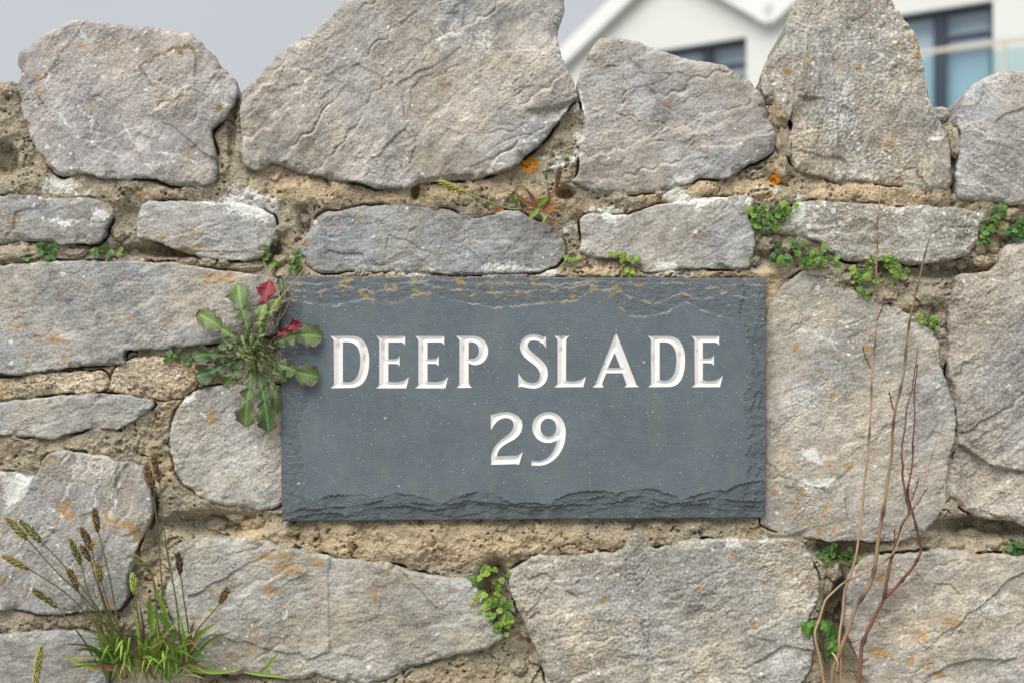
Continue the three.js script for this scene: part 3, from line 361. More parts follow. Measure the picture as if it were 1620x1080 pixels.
// ---------------------------------------------------------------- slate sign: riven edges, V-cut letters
{
  const ZF = 0.016, ZB = 0.001, k = 1 - ZF / D, sx = (px) => (px - 810) * S * k, sy = (py) => CY + (540 - py) * S * k;
  const sign = thing('slate_sign', 'blue-grey slate house sign with chipped riven edges and white carved lettering', 'sign');
  // texture of the slate
  const W = 2048, H = 1024, map = new Uint8Array(W * H * 4), bmp = new Uint8Array(W * H * 4), U0 = 440, U1 = 1218, V0 = 432, V1 = 830;
  const poly = (list) => { const a = []; for (let i = 0; i < list.length; i += 2) a.push([list[i], list[i + 1]]); return (x) => { if (x <= a[0][0]) return a[0][1]; for (let i = 0; i + 1 < a.length; i++) if (x <= a[i + 1][0]) return lerp(a[i][1], a[i + 1][1], (x - a[i][0]) / (a[i + 1][0] - a[i][0])); return a[a.length - 1][1]; }; };
  const bot = [ // riven scallops along the foot, each a drop of one or more leaves of slate
    [poly([440,778,467,782,499,794,504,790,519,784,553,782,578,782,588,790,603,787,627,780,652,784,677,789,697,798,701,797,721,787,751,779,776,781,795,789,811,798,832,796,856,798,872,799,877,793,893,785,917,778,949,777,965,779,975,783,986,778,1007,774,1034,775,1052,781,1071,787,1081,794,1089,789,1108,782,1132,777,1150,777,1164,769,1182,763,1220,762]), 2.2],
    [poly([440,812,455,811,475,804,500,806,520,802,545,803,565,798,590,795,605,791,625,797,660,796,690,801,720,797,740,793,760,795,800,800,835,803,860,803,885,800,905,793,930,791,955,787,985,790,1010,786,1030,790,1060,799,1090,797,1120,790,1140,791,1165,795,1184,796,1220,796]), 2.3],
    [poly([440,826,470,818,480,815,520,811,545,816,570,808,600,803,640,801,680,808,710,806,745,797,790,803,820,811,850,809,880,806,905,799,940,802,965,797,1000,793,1025,797,1045,804,1075,803,1105,800,1130,800,1160,803,1184,805,1220,806]), 2.4],
    [poly([440,830,500,822,530,817,560,816,600,812,630,817,660,806,690,815,720,820,760,813,800,808,830,815,860,814,900,808,930,812,960,806,990,801,1020,806,1050,812,1090,809,1120,806,1150,811,1184,812,1220,815]), 0.9]];
  const top = [
    [poly([440,470,480,478,505,482,525,485,545,481,570,474,590,472,605,484,635,477,655,467,680,462,705,474,745,480,780,487,820,484,832,482,880,478,914,474,927,464,943,457,972,459,978,484,996,499,1018,502,1055,494,1087,477,1113,492,1145,501,1172,510,1220,512]), 1.0],
    [poly([440,452,470,460,500,463,540,452,590,461,640,456,660,445,700,455,760,463,820,461,880,458,920,450,960,452,1000,470,1040,480,1080,462,1110,474,1150,462,1180,470,1220,462]), 0.9],
    [poly([440,446,500,450,560,443,620,450,680,442,750,449,820,446,880,450,940,443,1010,449,1070,444,1120,455,1170,446,1220,450]), 0.7]];
  const right = [[poly([430,1176,500,1172,510,1172,523,1182,545,1185,569,1186,590,1193,606,1187,622,1177,646,1173,664,1177,677,1185,685,1192,693,1185,720,1182,762,1182,776,1178,830,1180]), 1.5], [poly([430,1206,500,1200,540,1190,580,1197,610,1200,650,1186,690,1198,720,1194,760,1198,800,1190,830,1195]), 1.6], [poly([430,1210,500,1208,560,1204,600,1208,640,1200,680,1207,740,1203,800,1208,830,1206]), 1.2]];
  const left = [[poly([430,478,487,480,520,481,560,486,610,491,645,487,657,480,677,472,714,479,751,484,768,479,781,467,830,466]), 0.6], [poly([430,462,520,466,600,458,660,464,740,458,830,455]), 0.4]];
  const rough = (x, y) => fbm(noiseA, x * S, y * S, 60, 3);
  function height(x, y) { // mm below the dressed face, negative is down
    let z = 0; const jx = 1.6 * noiseB(x * 0.11, y * 0.11), jy = 1.6 * noiseB(x * 0.11 + 40, y * 0.11) + 0.3 * noiseC(x * 0.4, y * 0.4);
    for (const [f, h] of bot) { const e = y + jy - f(x + jx); if (e > -1) z -= h * sstep(-0.2, 1.6, e) * (0.2 + 0.8 * sstep(-0.55, 0.35, noiseA(x * 0.021, h * 9))) + 0.022 * Math.max(0, e); }
    for (const [f, h] of top) { const e = f(x + jx) - (y + jy); if (e > -1) z -= h * sstep(-0.2, 2.2, e) * (0.5 + 0.5 * sstep(-0.5, 0.5, noiseC(x * 0.018, h * 7))) + 0.010 * Math.max(0, e); }
    for (const [f, h] of right) { const e = x + 4 * noiseA(h * 7, y * 0.03) + 2 * noiseC(h * 5, y * 0.09) + 1.2 * noiseB(x * 0.05, y * 0.16) - f(y); if (e > -1) z -= h * sstep(-0.2, 4, e) * (0.45 + 0.55 * sstep(-0.4, 0.4, noiseB(h * 3, y * 0.02))) + 0.02 * Math.max(0, e); }
    for (const [f, h] of left) { const e = f(y + jy) - (x + jx); if (e > -1) z -= h * sstep(-0.2, 3, e) + 0.008 * Math.max(0, e); }
    const raw = sstep(0, 0.8, -z); z += raw * (0.3 * noiseA(x * 0.05, y * 0.09) + 0.14 * noiseB(x * 0.22, y * 0.26));
    return [z, raw];
  }
  for (let j = 0; j < H; j++) for (let i = 0; i < W; i++) {
    const px = lerp(U0, U1, (i + .5) / W), py = lerp(V1, V0, (j + .5) / H), x = px * S, y = py * S, o = (j * W + i) * 4, raw = height(px, py)[1];
    const n1 = fbm(noiseA, x, y, 9, 3), n2 = fbm(noiseB, x, y, 60, 3), n3 = noiseC(x * 420, y * 420), n4 = noiseA(x * 1100, y * 1100), n5 = fbm(noiseC, x, y * 2.2, 130, 2);
    let t = 1 + 0.07 * n1 + 0.05 * n2 + 0.06 * n3 + 0.07 * n4, r = 97 * t, g = 108 * t, b = 114 * t;
    const br = sstep(0.1, 0.7, fbm(noiseC, x * 1.6 + 4, y * 0.7, 12, 4)) * 0.4; r = lerp(r, 114, br); g = lerp(g, 116, br); b = lerp(b, 112, br);
    const scr = sstep(0.012, 0.0, Math.abs(fbm(noiseA, x * 0.5 + y * 0.4 + 3, y - x * 0.3, 14, 2))) * sstep(0.2, 0.6, n2 + n1) * 0.25; r = lerp(r, 140, scr); g = lerp(g, 148, scr); b = lerp(b, 148, scr);
    const rr = 1 + 0.1 * n5 + 0.08 * n3 + 0.08 * n2; r = lerp(r, 88 * rr, raw * 0.6); g = lerp(g, 95 * rr, raw * 0.6); b = lerp(b, 99 * rr, raw * 0.6);
    const sp = dots(x, y, 0.0052, 0.26, 0.0003, 0.0011, 501) * 0.55; r = lerp(r, 190, sp); g = lerp(g, 196, sp); b = lerp(b, 196, sp);
    const wsp = dots(x, y, 0.03, 0.14, 0.0006, 0.0018, 541) * 0.8; r = lerp(r, 205, wsp); g = lerp(g, 204, wsp); b = lerp(b, 180, wsp);
    const tb = sstep(500, 455, py) * (0.45 + 0.55 * sstep(440, 620, px) * sstep(1200, 900, px)), ln = Math.min(...top.map(([f]) => Math.abs(py + 2 * noiseB(px * .1, 3) - f(px))));
    const fil = sstep(2.6, 0.6, ln) * sstep(-0.25, 0.35, noiseA(px * 0.03, py * 0.05)) * 0.65; r = lerp(r, 160, fil); g = lerp(g, 156, fil); b = lerp(b, 142, fil);
    const li = sstep(0.36, 0.68, fbm(noiseB, x + 2, y * 1.6, 40, 3) + 0.2 * tb - 0.2 + 0.22 * n3 + 0.14 * n4 + 0.2 * sstep(7, 1, ln)) * sstep(0.1, 0.5, tb) * 0.7; r = lerp(r, 186, li); g = lerp(g, 146, li); b = lerp(b, 78, li);
    const la = dots(x + 0.0008 * n3, y, 0.03, 0.05 + 0.2 * sstep(0.4, 0, Math.min(px - 444, 1213 - px) / 100), 0.0008, 0.0028, 611) * 0.55; r = lerp(r, 166, la); g = lerp(g, 138, la); b = lerp(b, 84, la);
    map[o] = clamp(r, 0, 255); map[o + 1] = clamp(g, 0, 255); map[o + 2] = clamp(b, 0, 255); map[o + 3] = 255;
    bmp[o] = bmp[o + 1] = bmp[o + 2] = clamp(255 * (0.5 + 0.14 * n3 + 0.14 * n4 + (0.12 + 0.16 * raw) * n5 + 0.15 * li), 0, 255); bmp[o + 3] = 255;
  }
  const slate = new THREE.MeshStandardMaterial({ name: 'slate', map: dataTex(map, W, H, true), bumpMap: dataTex(bmp, W, H), bumpScale: 0.0007, roughness: 0.72 });
  const suv = (px, py) => [(px - U0) / (U1 - U0), (V1 - py) / (V1 - V0)];
  // carved glyphs as outlines
  const flat = (d, kk, ox, oy) => { const out = []; let cur = null, x = 0, y = 0; const tk = d.match(/[MLQCZ]|-?[\d.]+/g); let i = 0; const n = () => +tk[i++]; const P = (a, b) => cur.push([a / kk + ox, b / kk + oy]);
    while (i < tk.length) { const c = tk[i++]; if (c === 'Z') { out.push(cur); cur = null; continue; } if (c === 'M') { cur = []; x = n(); y = n(); P(x, y); } else if (c === 'L') { const x1 = n(), y1 = n(), m = Math.max(1, Math.round(Math.hypot(x1 - x, y1 - y) / kk / 6)); for (let q = 1; q <= m; q++) P(lerp(x, x1, q / m), lerp(y, y1, q / m)); x = x1; y = y1; } else { const a = c === 'Q' ? [n(), n(), n(), n()] : [n(), n(), n(), n(), n(), n()]; for (let q = 1; q <= 14; q++) { const t = q / 14, u = 1 - t; if (c === 'Q') P(u * u * x + 2 * u * t * a[0] + t * t * a[2], u * u * y + 2 * u * t * a[1] + t * t * a[3]); else P(u ** 3 * x + 3 * u * u * t * a[0] + 3 * u * t * t * a[2] + t ** 3 * a[4], u ** 3 * y + 3 * u * u * t * a[1] + 3 * u * t * t * a[3] + t ** 3 * a[5]); } x = a[a.length - 2]; y = a[a.length - 1]; } }
    return out; };
  const E = 'M475 66 L754 68 L754 158 Q740 125 705 127 L595 128 L595 285 L660 283 Q690 280 702 250 L702 358 Q690 330 660 330 L595 330 L595 495 C680 515 760 490 792 447 L765 561 L473 561 Q500 545 508 520 L508 110 Q500 85 475 66 Z';
  const glyphs = [
    flat('M38 66 L255 66 C360 68 415 170 413 300 C412 460 360 556 235 558 L42 561 Q70 545 78 515 L75 110 Q65 85 38 66 Z M163 125 L163 498 Q185 505 215 503 C300 495 328 400 328 290 C328 190 290 125 205 125 Z', 6, 515, 520),
    flat(E, 6, 515, 520), flat(E, 6, 515 + 62, 520),
    flat('M1235 66 L1400 66 C1490 72 1543 130 1543 210 C1543 290 1485 342 1415 342 Q1380 340 1358 322 L1358 500 Q1365 540 1395 556 L1236 558 Q1265 545 1270 510 L1270 110 Q1260 85 1235 66 Z M1358 125 L1358 282 C1410 285 1455 265 1455 205 C1455 150 1420 122 1375 125 Z', 6, 515, 520),
    flat('M415 90 L415 238 C390 180 330 142 265 142 C215 142 190 165 190 195 C190 240 250 290 310 335 C390 400 438 450 438 545 C438 650 360 725 260 725 C200 725 140 700 98 702 L76 714 L78 528 C105 600 170 655 245 655 C310 655 342 615 342 560 C342 490 280 440 200 385 C130 330 98 280 98 215 C98 120 180 65 265 65 C310 66 350 80 380 92 Z', 7.714, 810, 520),
    flat('M510 85 L708 85 Q668 105 662 140 L660 625 C720 650 840 635 905 572 L870 706 L508 710 Q548 690 555 650 L555 140 Q550 110 510 85 Z', 7.714, 810, 520),
    flat('M1270 58 L1285 75 L1510 650 Q1525 695 1565 706 L1365 708 Q1395 695 1393 660 L1350 538 L1150 538 L1105 650 Q1100 690 1125 710 L975 710 Q1010 690 1025 655 L1255 75 Z M1253 290 L1170 473 L1325 473 Z', 7.714, 810, 520),
    flat('M678 80 L930 82 C1050 90 1110 200 1110 350 C1110 520 1060 655 930 658 L676 661 Q715 645 720 610 L720 130 Q710 95 678 80 Z M820 152 L820 575 Q850 592 890 585 C970 570 1010 480 1010 350 C1010 230 970 152 870 152 Z', 7.2, 930, 520),
    flat('M1172 80 L1498 82 L1498 190 Q1480 155 1440 155 L1312 156 L1312 335 L1380 332 Q1425 330 1438 290 L1438 420 Q1425 392 1390 388 L1312 388 L1312 580 C1400 605 1480 585 1540 528 L1508 660 L1178 661 Q1215 645 1220 610 L1215 130 Q1205 95 1172 80 Z', 7.2, 930, 520),
    flat('M160 150 C230 140 290 110 390 108 C540 110 652 200 652 310 C652 430 580 510 480 560 C360 620 260 680 258 795 L410 788 L560 785 Q625 760 663 718 L600 928 L550 918 L165 928 L165 820 C175 700 240 600 330 530 C430 460 515 400 515 305 C515 240 460 202 385 202 C290 205 210 290 172 382 L160 360 Z', 9.82, 760, 640),
    flat('M1060 108 C1220 108 1328 240 1328 430 C1328 720 1130 942 900 942 L790 938 L795 862 Q830 872 880 872 C1060 868 1170 700 1190 545 C1150 575 1100 588 1050 588 C900 588 805 470 805 340 C805 200 920 108 1060 108 Z M1055 208 C985 208 935 265 935 350 C935 430 985 492 1055 492 C1125 492 1178 430 1178 350 C1178 265 1125 208 1055 208 Z', 9.82, 760, 640),
  ];
  // dressed face with the letters cut out
  const FX0 = 512, FX1 = 1160, FY0 = 514, FY1 = 756, face = new THREE.Shape([[FX0, FY0], [FX1, FY0], [FX1, FY1], [FX0, FY1]].map(([a, b]) => new THREE.Vector2(a, -b)));
  for (const g of glyphs) face.holes.push(new THREE.Path(g[0].map(([a, b]) => new THREE.Vector2(a, -b))));
  const shapes = [face, ...glyphs.flatMap((g) => g.slice(1).map((c) => new THREE.Shape(c.map(([a, b]) => new THREE.Vector2(a, -b)))))];
  const pos = [], uv = [], idx = [];
  for (const sh of shapes) { const g = new THREE.ShapeGeometry(sh), p = g.attributes.position, at = pos.length / 3; for (let i = 0; i < p.count; i++) { const a = p.getX(i), b = -p.getY(i); pos.push(sx(a), sy(b), ZF); uv.push(...suv(a, b)); } for (const i of g.index.array) idx.push(at + i); }
  const gx = [], gy = []; for (let a = 444; a < FX0; a += 1) gx.push(a); for (let a = FX0; a < FX1; a += 1) gx.push(a); for (let a = FX1; a <= 1213; a += 1) gx.push(a);
  for (let b = 437; b <= 825; b += 1) gy.push(b);
  const at = new Int32Array(gx.length * gy.length).fill(-1), nx = gx.length, ny = gy.length;
  for (let j = 0; j < ny; j++) for (let i = 0; i < nx; i++) {
    const a = gx[i], b = gy[j]; if (a > FX0 && a < FX1 && b > FY0 && b < FY1) continue;
    const wt = clamp((FY0 - b) / 77, 0, 1), wb = clamp((b - FY1) / 69, 0, 1), t = (a - 444) / 769, bb = b + 3 * t * wt - 5.5 * t * wb, aa = a + 1.5 * wb * (1 - t) * clamp((FX0 - a) / 68, 0, 1);
    const ed = Math.min(a - 444, 1213 - a, b - 437, 825 - b), z = ZF + height(a, b)[0] * 0.001 - 0.0007 * sstep(1.6, 0, ed);
    at[j * nx + i] = pos.length / 3; pos.push(sx(aa), sy(bb), Math.max(z, ZB + 0.003)); uv.push(...suv(a, b));
  }
  for (let j = 0; j + 1 < ny; j++) for (let i = 0; i + 1 < nx; i++) { const p = at[j * nx + i], q = at[j * nx + i + 1], r = at[(j + 1) * nx + i + 1], t = at[(j + 1) * nx + i]; const inside = gx[i] >= FX0 && gx[i + 1] <= FX1 && gy[j] >= FY0 && gy[j + 1] <= FY1; if (inside || Math.min(p, q, r, t) < 0) continue; idx.push(p, t, q, q, t, r); }
  const loop = []; for (let i = 0; i < nx; i++) loop.push(at[i]); for (let j = 1; j < ny; j++) loop.push(at[j * nx + nx - 1]); for (let i = nx - 2; i >= 0; i--) loop.push(at[(ny - 1) * nx + i]); for (let j = ny - 2; j > 0; j--) loop.push(at[j * nx]);
  const s0 = pos.length / 3; for (const v of loop) { const x = pos[v * 3], y = pos[v * 3 + 1], z = pos[v * 3 + 2], w = 0.0004 * noiseA(x * 90, y * 90); pos.push(x, y, z, x + w, y + w, ZB); uv.push(uv[v * 2], uv[v * 2 + 1], uv[v * 2] + 0.02, uv[v * 2 + 1] + 0.02); }
  for (let i = 0; i < loop.length; i++) { const a = s0 + i * 2, b = s0 + (i + 1) % loop.length * 2; idx.push(a, b, a + 1, b, b + 1, a + 1); }
  { const c = pos.length / 3; pos.push(sx(828), sy(630), ZB); uv.push(.5, .5); for (let i = 0; i < loop.length; i++) idx.push(c, s0 + i * 2 + 1, s0 + (i + 1) % loop.length * 2 + 1); }
  add('slab', geom(pos, idx, uv), slate, sign);
  // V-cut channels, painted white, worn and stained in places
  const white = new THREE.MeshStandardMaterial({ name: 'white_letter_paint', vertexColors: true, roughness: 0.8 });
  const names = ['letter', 'letter', 'letter', 'letter', 'letter', 'letter', 'letter', 'letter', 'letter', 'number', 'number'];
  const stain = [[535,545,7,9],[576,565,5,14],[573,545,8,8],[570,602,4,4],[606,548,6,16],[600,533,14,4],[622,533,20,4],[607,566,3,12],[733,550,4,12],[889,534,6,5],[888,552,4,8],[856,535,12,6],[862,542,6,8],[957,575,4,4],[1103,555,4,6],[1034,566,3,16],[1076,560,4,8],[668,550,3,12]];
  glyphs.forEach((g, n) => {
    const f = sdf(g), bx = bbox(g[0]), c = 0.5, w = Math.ceil((bx[2] - bx[0]) / c) + 5, h = Math.ceil((bx[3] - bx[1]) / c) + 5, p = [], col = [], ix = [], id = new Int32Array(w * h).fill(-1);
    for (let j = 0; j < h; j++) for (let i = 0; i < w; i++) {
      const x = bx[0] + (i - 2) * c, y = bx[1] + (j - 2) * c, d = f(x, y); if (d < -c * 1.5) continue;
      const dd = Math.max(0, d), z = ZF - 0.00018 - S * (dd * 0.5 - 0.07 * Math.min(dd, 9) ** 2 / 9) - 0.00008 * noiseA(x * 0.8, y * 0.3);
      id[j * w + i] = p.length / 3; p.push(sx(x), sy(y), z);
      let st = 0; for (const [a, b, rx, ry] of stain) st = Math.max(st, 1 - Math.hypot((x - a) / rx, (y - b) / ry)); const nn = fbm(noiseB, x, y, 0.35, 3);
      st = sstep(0.15, 0.75, st + 0.7 * nn + 0.25 * noiseA(x * 0.9, y * 0.9) - 0.15) * (st > 0 ? 0.55 : 0); const k1 = 0.8 * (1 + 0.04 * fbm(noiseC, x, y, 0.06, 2) + 0.05 * nn);
      col.push(lerp(k1, 0.24, st), lerp(k1 * 0.985, 0.21, st), lerp(k1 * 0.95, 0.15, st));
    }
    for (let j = 0; j + 1 < h; j++) for (let i = 0; i + 1 < w; i++) { const a = id[j * w + i], b = id[j * w + i + 1], q = id[(j + 1) * w + i + 1], t = id[(j + 1) * w + i]; if (Math.min(a, b, q, t) < 0) continue; ix.push(a, t, b, b, t, q); }
    add(names[n], geom(p, ix, null, col), white, sign);
  });
}

// ---------------------------------------------------------------- plants
const rnd = mulberry(4242), rr = (a, b) => a + (b - a) * rnd();
const leafMat = new THREE.MeshPhysicalMaterial({ name: 'leaf', vertexColors: true, roughness: 0.62, side: THREE.DoubleSide, transmission: 0.22, thickness: 0 });
const dryMat = new THREE.MeshStandardMaterial({ name: 'dry_stalk', vertexColors: true, roughness: 0.85, side: THREE.DoubleSide });
// a leaf blade along a bent midline; wide(t) half width in metres, tint(t, s) linear colour
function blade(ctrl, wide, tint, { n = 28, m = 6, cup = 0.25, wave = 0, face = new THREE.Vector3(0, 0, 1), twist = 0 } = {}) {
  const c = new THREE.CatmullRomCurve3(ctrl), pos = [], col = [], idx = [], ph = rnd() * 9;
  for (let i = 0; i <= n; i++) {
    const t = i / n, p = c.getPoint(t), T = c.getTangent(t), B = new THREE.Vector3().crossVectors(face, T).normalize(), N = new THREE.Vector3().crossVectors(T, B).normalize();
    if (twist) { B.applyAxisAngle(T, twist * t); N.applyAxisAngle(T, twist * t); }
    for (let k = 0; k <= m; k++) {
      const s = k / m * 2 - 1, w = wide(t, s), q = p.clone().addScaledVector(B, s * w).addScaledVector(N, cup * Math.abs(s) * w + wave * Math.sin(t * 19 + s * 3 + ph) * Math.abs(s));
      pos.push(q.x, q.y, q.z); const k3 = tint(t, s); col.push(k3[0], k3[1], k3[2]);
    }
  }
  for (let i = 0; i < n; i++) for (let k = 0; k < m; k++) { const a = i * (m + 1) + k, b = a + m + 1; idx.push(a, a + 1, b, a + 1, b + 1, b); }
  return geom(pos, idx, null, col);
}
function tube(ctrl, r0, r1, tint, { seg = 40, rad = 7, knots = [], lump = 0 } = {}) {
  const c = new THREE.CatmullRomCurve3(ctrl, false, 'catmullrom', 0.5), F = c.computeFrenetFrames(seg, false), pos = [], col = [], idx = [];
  for (let i = 0; i <= seg; i++) {
    const t = i / seg, p = c.getPointAt(t); let r = lerp(r0, r1, t); for (const k of knots) r *= 1 + 0.45 * Math.exp(-(((t - k) * seg / 0.7) ** 2));
    for (let k = 0; k < rad; k++) { const a = k / rad * Math.PI * 2, q = r * (1 + lump * noiseA(t * 60, k * 1.7)); pos.push(p.x + (F.normals[i].x * Math.cos(a) + F.binormals[i].x * Math.sin(a)) * q, p.y + (F.normals[i].y * Math.cos(a) + F.binormals[i].y * Math.sin(a)) * q, p.z + (F.normals[i].z * Math.cos(a) + F.binormals[i].z * Math.sin(a)) * q); const k3 = tint(t, k); col.push(k3[0], k3[1], k3[2]); }
  }
  for (let i = 0; i < seg; i++) for (let k = 0; k < rad; k++) { const a = i * rad + k, b = i * rad + (k + 1) % rad; idx.push(a, b, a + rad, b, b + rad, a + rad); }
  return geom(pos, idx, null, col);
}
const L3 = (r, g, b) => { const c = lin(r, g, b); return [c.r, c.g, c.b]; };
const mix3 = (a, b, t) => [lerp(a[0], b[0], t), lerp(a[1], b[1], t), lerp(a[2], b[2], t)];
const amp3 = (a, k) => [a[0] * k, a[1] * k, a[2] * k];

{ // rosette weed at the sign's left edge
  const w = thing('rosette_weed', 'lobed green rosette weed with two red leaves at the left edge of the sign', 'weed');
  const green = L3(104, 130, 74), dark = L3(78, 114, 66), margin = L3(112, 88, 84), rib = L3(158, 182, 108), pale = L3(126, 150, 84), red = L3(146, 42, 52), red2 = L3(112, 32, 44);
  const lobed = (W, seed, term = 0.68) => (t) => { // lobes small at the base, a large end lobe
    const a = t * 6.6 + seed, saw = (a - Math.floor(a)), lobe = 0.12 + 0.88 * Math.sin(Math.PI * Math.min(1, saw * 1.15)) ** 0.7;
    const side = 0.13 + 0.66 * sstep(0.12, 0.5, t) * lobe, e = clamp((t - term) / (1 - term), 0, 1), end = Math.sqrt(Math.max(0, Math.sin(Math.PI * Math.min(1, 0.16 + 0.84 * e)))) * (1 - 0.12 * Math.sin(e * 16));
    return W * Math.max(0.015, lerp(side, end, sstep(term - 0.08, term + 0.06, t)) * (t > 0.985 ? 0.4 : 1));
  };
  const leaf = (list, W, { base = green, red: isRed = 0, z0 = 0.012, lift = 0.02, seed = rnd() * 5, tip = 0 } = {}) => {
    const m = list.length / 2, c = []; for (let i = 0; i < m; i++) { const f = i / (m - 1); c.push(V(list[i * 2], list[i * 2 + 1], z0 + lift * Math.sin(Math.PI * (0.15 + 0.75 * f)) + tip * f)); }
    const f = lobed(W * 0.9 * S, seed), vary = rr(0.85, 1.12);
    add('leaf', blade(c, (t, s) => f(t + 0.018 * s * (s > 0 ? 1 : -1)) * (1 + 0.12 * noiseB(t * 34 + seed, s > 0 ? 3 : 8)), (t, s) => { const a = Math.abs(s); let k = isRed ? mix3(red, red2, 0.5 + 0.5 * noiseA(t * 6, s * 3 + seed)) : mix3(base, margin, sstep(0.5, 1.0, a + 0.3 * noiseB(t * 14 + seed, s * 4)) * (0.4 + 0.6 * t)); k = mix3(k, isRed ? L3(176, 74, 74) : rib, sstep(0.2, 0.02, a) * 0.75); return amp3(k, vary * (1 + 0.22 * noiseC(t * 26 + seed, s * 7) + 0.12 * noiseA(t * 70, s * 18))); }, { n: 60, m: 12, cup: 0.22, wave: 0.0024 }), leafMat, w);
  };
  leaf([396,548,390,515,380,478,376,447], 20, { seed: 0.2 });
  leaf([392,552,372,535,340,512,311,494], 18, { seed: 1.1 });
  leaf([408,545,414,505,420,470,426,442], 16, { red: 1, z0: 0.006, seed: 2.4 });
  leaf([402,548,418,515,430,490,440,468], 12, { base: pale, seed: 0.7 });
  leaf([404,548,410,520,412,500,418,478], 12, { base: pale, z0: 0.018, seed: 3.3 });
  leaf([405,552,440,540,475,530,513,533], 20, { seed: 1.9, z0: 0.018, lift: 0.012 });
  leaf([428,546,444,528,460,518,479,512], 11, { red: 1, z0: 0.024, seed: 0.4, lift: 0.012 });
  leaf([404,560,440,575,472,588,508,598], 19, { seed: 2.7, z0: 0.018, lift: 0.012 });
  leaf([398,566,396,600,390,640,388,677], 18, { seed: 0.9 });
  leaf([402,566,412,605,420,645,425,685], 18, { seed: 3.1, base: dark });
  leaf([392,560,360,562,330,560,301,564], 17, { base: dark, z0: -0.004, seed: 1.5, lift: 0.008 });
  leaf([392,564,360,575,332,588,305,596], 18, { base: dark, z0: -0.006, seed: 2.2, lift: 0.008 });
  leaf([394,564,380,580,366,596,352,612], 13, { seed: 0.1 });
  leaf([410,562,424,580,440,592,455,600], 12, { base: pale, seed: 2.9 });
  leaf([412,570,426,600,434,628,438,654], 10, { base: pale, z0: 0.006, seed: 1.3 });
  leaf([408,556,420,560,432,572,440,590], 10, { base: dark, seed: 0.6, z0: 0.01 });
  leaf([396,552,376,548,360,545,344,548], 9, { seed: 1.7, z0: 0.014 });
  leaf([440,520,444,480,446,460,442,438], 6, { base: dark, seed: 1.7, z0: 0.006 });
  for (let i = 0; i < 22; i++) { const a = rr(0, 6.28), L = rr(18, 40); leaf([402, 557, 402 + Math.cos(a) * L * 0.5, 557 + Math.sin(a) * L * 0.5, 402 + Math.cos(a + 0.3) * L, 557 + Math.sin(a + 0.3) * L], rr(2.2, 4.6), { base: pale, z0: rr(0.022, 0.036), lift: 0.014 }); }
  // fine hairs on the young leaves
  const hairs = []; for (let i = 0; i < 420; i++) { const a = rr(0, 6.28), R = 10 + 42 * Math.sqrt(rnd()), p = V(402 + Math.cos(a) * R, 557 + Math.sin(a) * R * 1.15, rr(0.02, 0.044)), q = p.clone().add(new THREE.Vector3(rr(-1, 1), rr(-1, 1), rr(-0.2, 1)).normalize().multiplyScalar(rr(0.002, 0.005))); hairs.push(tube([p, p.clone().lerp(q, 0.5), q], 0.00014, 0.00006, () => [0.6, 0.62, 0.5], { seg: 2, rad: 3 })); }
  add('hairs', mergeGeometries(hairs), dryMat, w).userData.kind = 'stuff';
  const straw = L3(196, 172, 136), straw2 = L3(150, 118, 88), st = (list, r, z0, z1, c = straw) => { const p = []; for (let i = 0; i < list.length; i += 2) p.push(V(list[i], list[i + 1], lerp(z0, z1, i / (list.length - 2)))); add('dry_stalk', tube(p, r, r * 0.6, (t) => amp3(c, 0.9 + 0.25 * noiseA(t * 20, r * 9e3)), { seg: 30, rad: 5 }), dryMat, w); };
  st([438,516,444,480,432,445,416,413], 0.0011, 0.02, 0.034); st([406,530,438,478,470,440,498,398], 0.0009, 0.022, 0.05); st([444,482,450,470,450,452,450,432], 0.0008, 0.024, 0.036); st([442,506,452,490,462,472,474,470], 0.0010, 0.024, 0.04, straw2); st([448,478,462,471,458,462,450,448], 0.0009, 0.026, 0.036);
  st([366,537,340,522,318,508,293,490], 0.0006, 0.024, 0.026, straw2); st([402,505,430,490,455,475,478,469], 0.0007, 0.02, 0.036, straw2); st([340,577,312,575,288,574], 0.0008, 0.016, 0.014, straw2); st([370,562,350,563,338,566], 0.0008, 0.03, 0.026, straw2);
  st([421,686,416,708,398,736,378,746,361,748], 0.0007, 0.016, 0.008, L3(220, 212, 196)); 
}

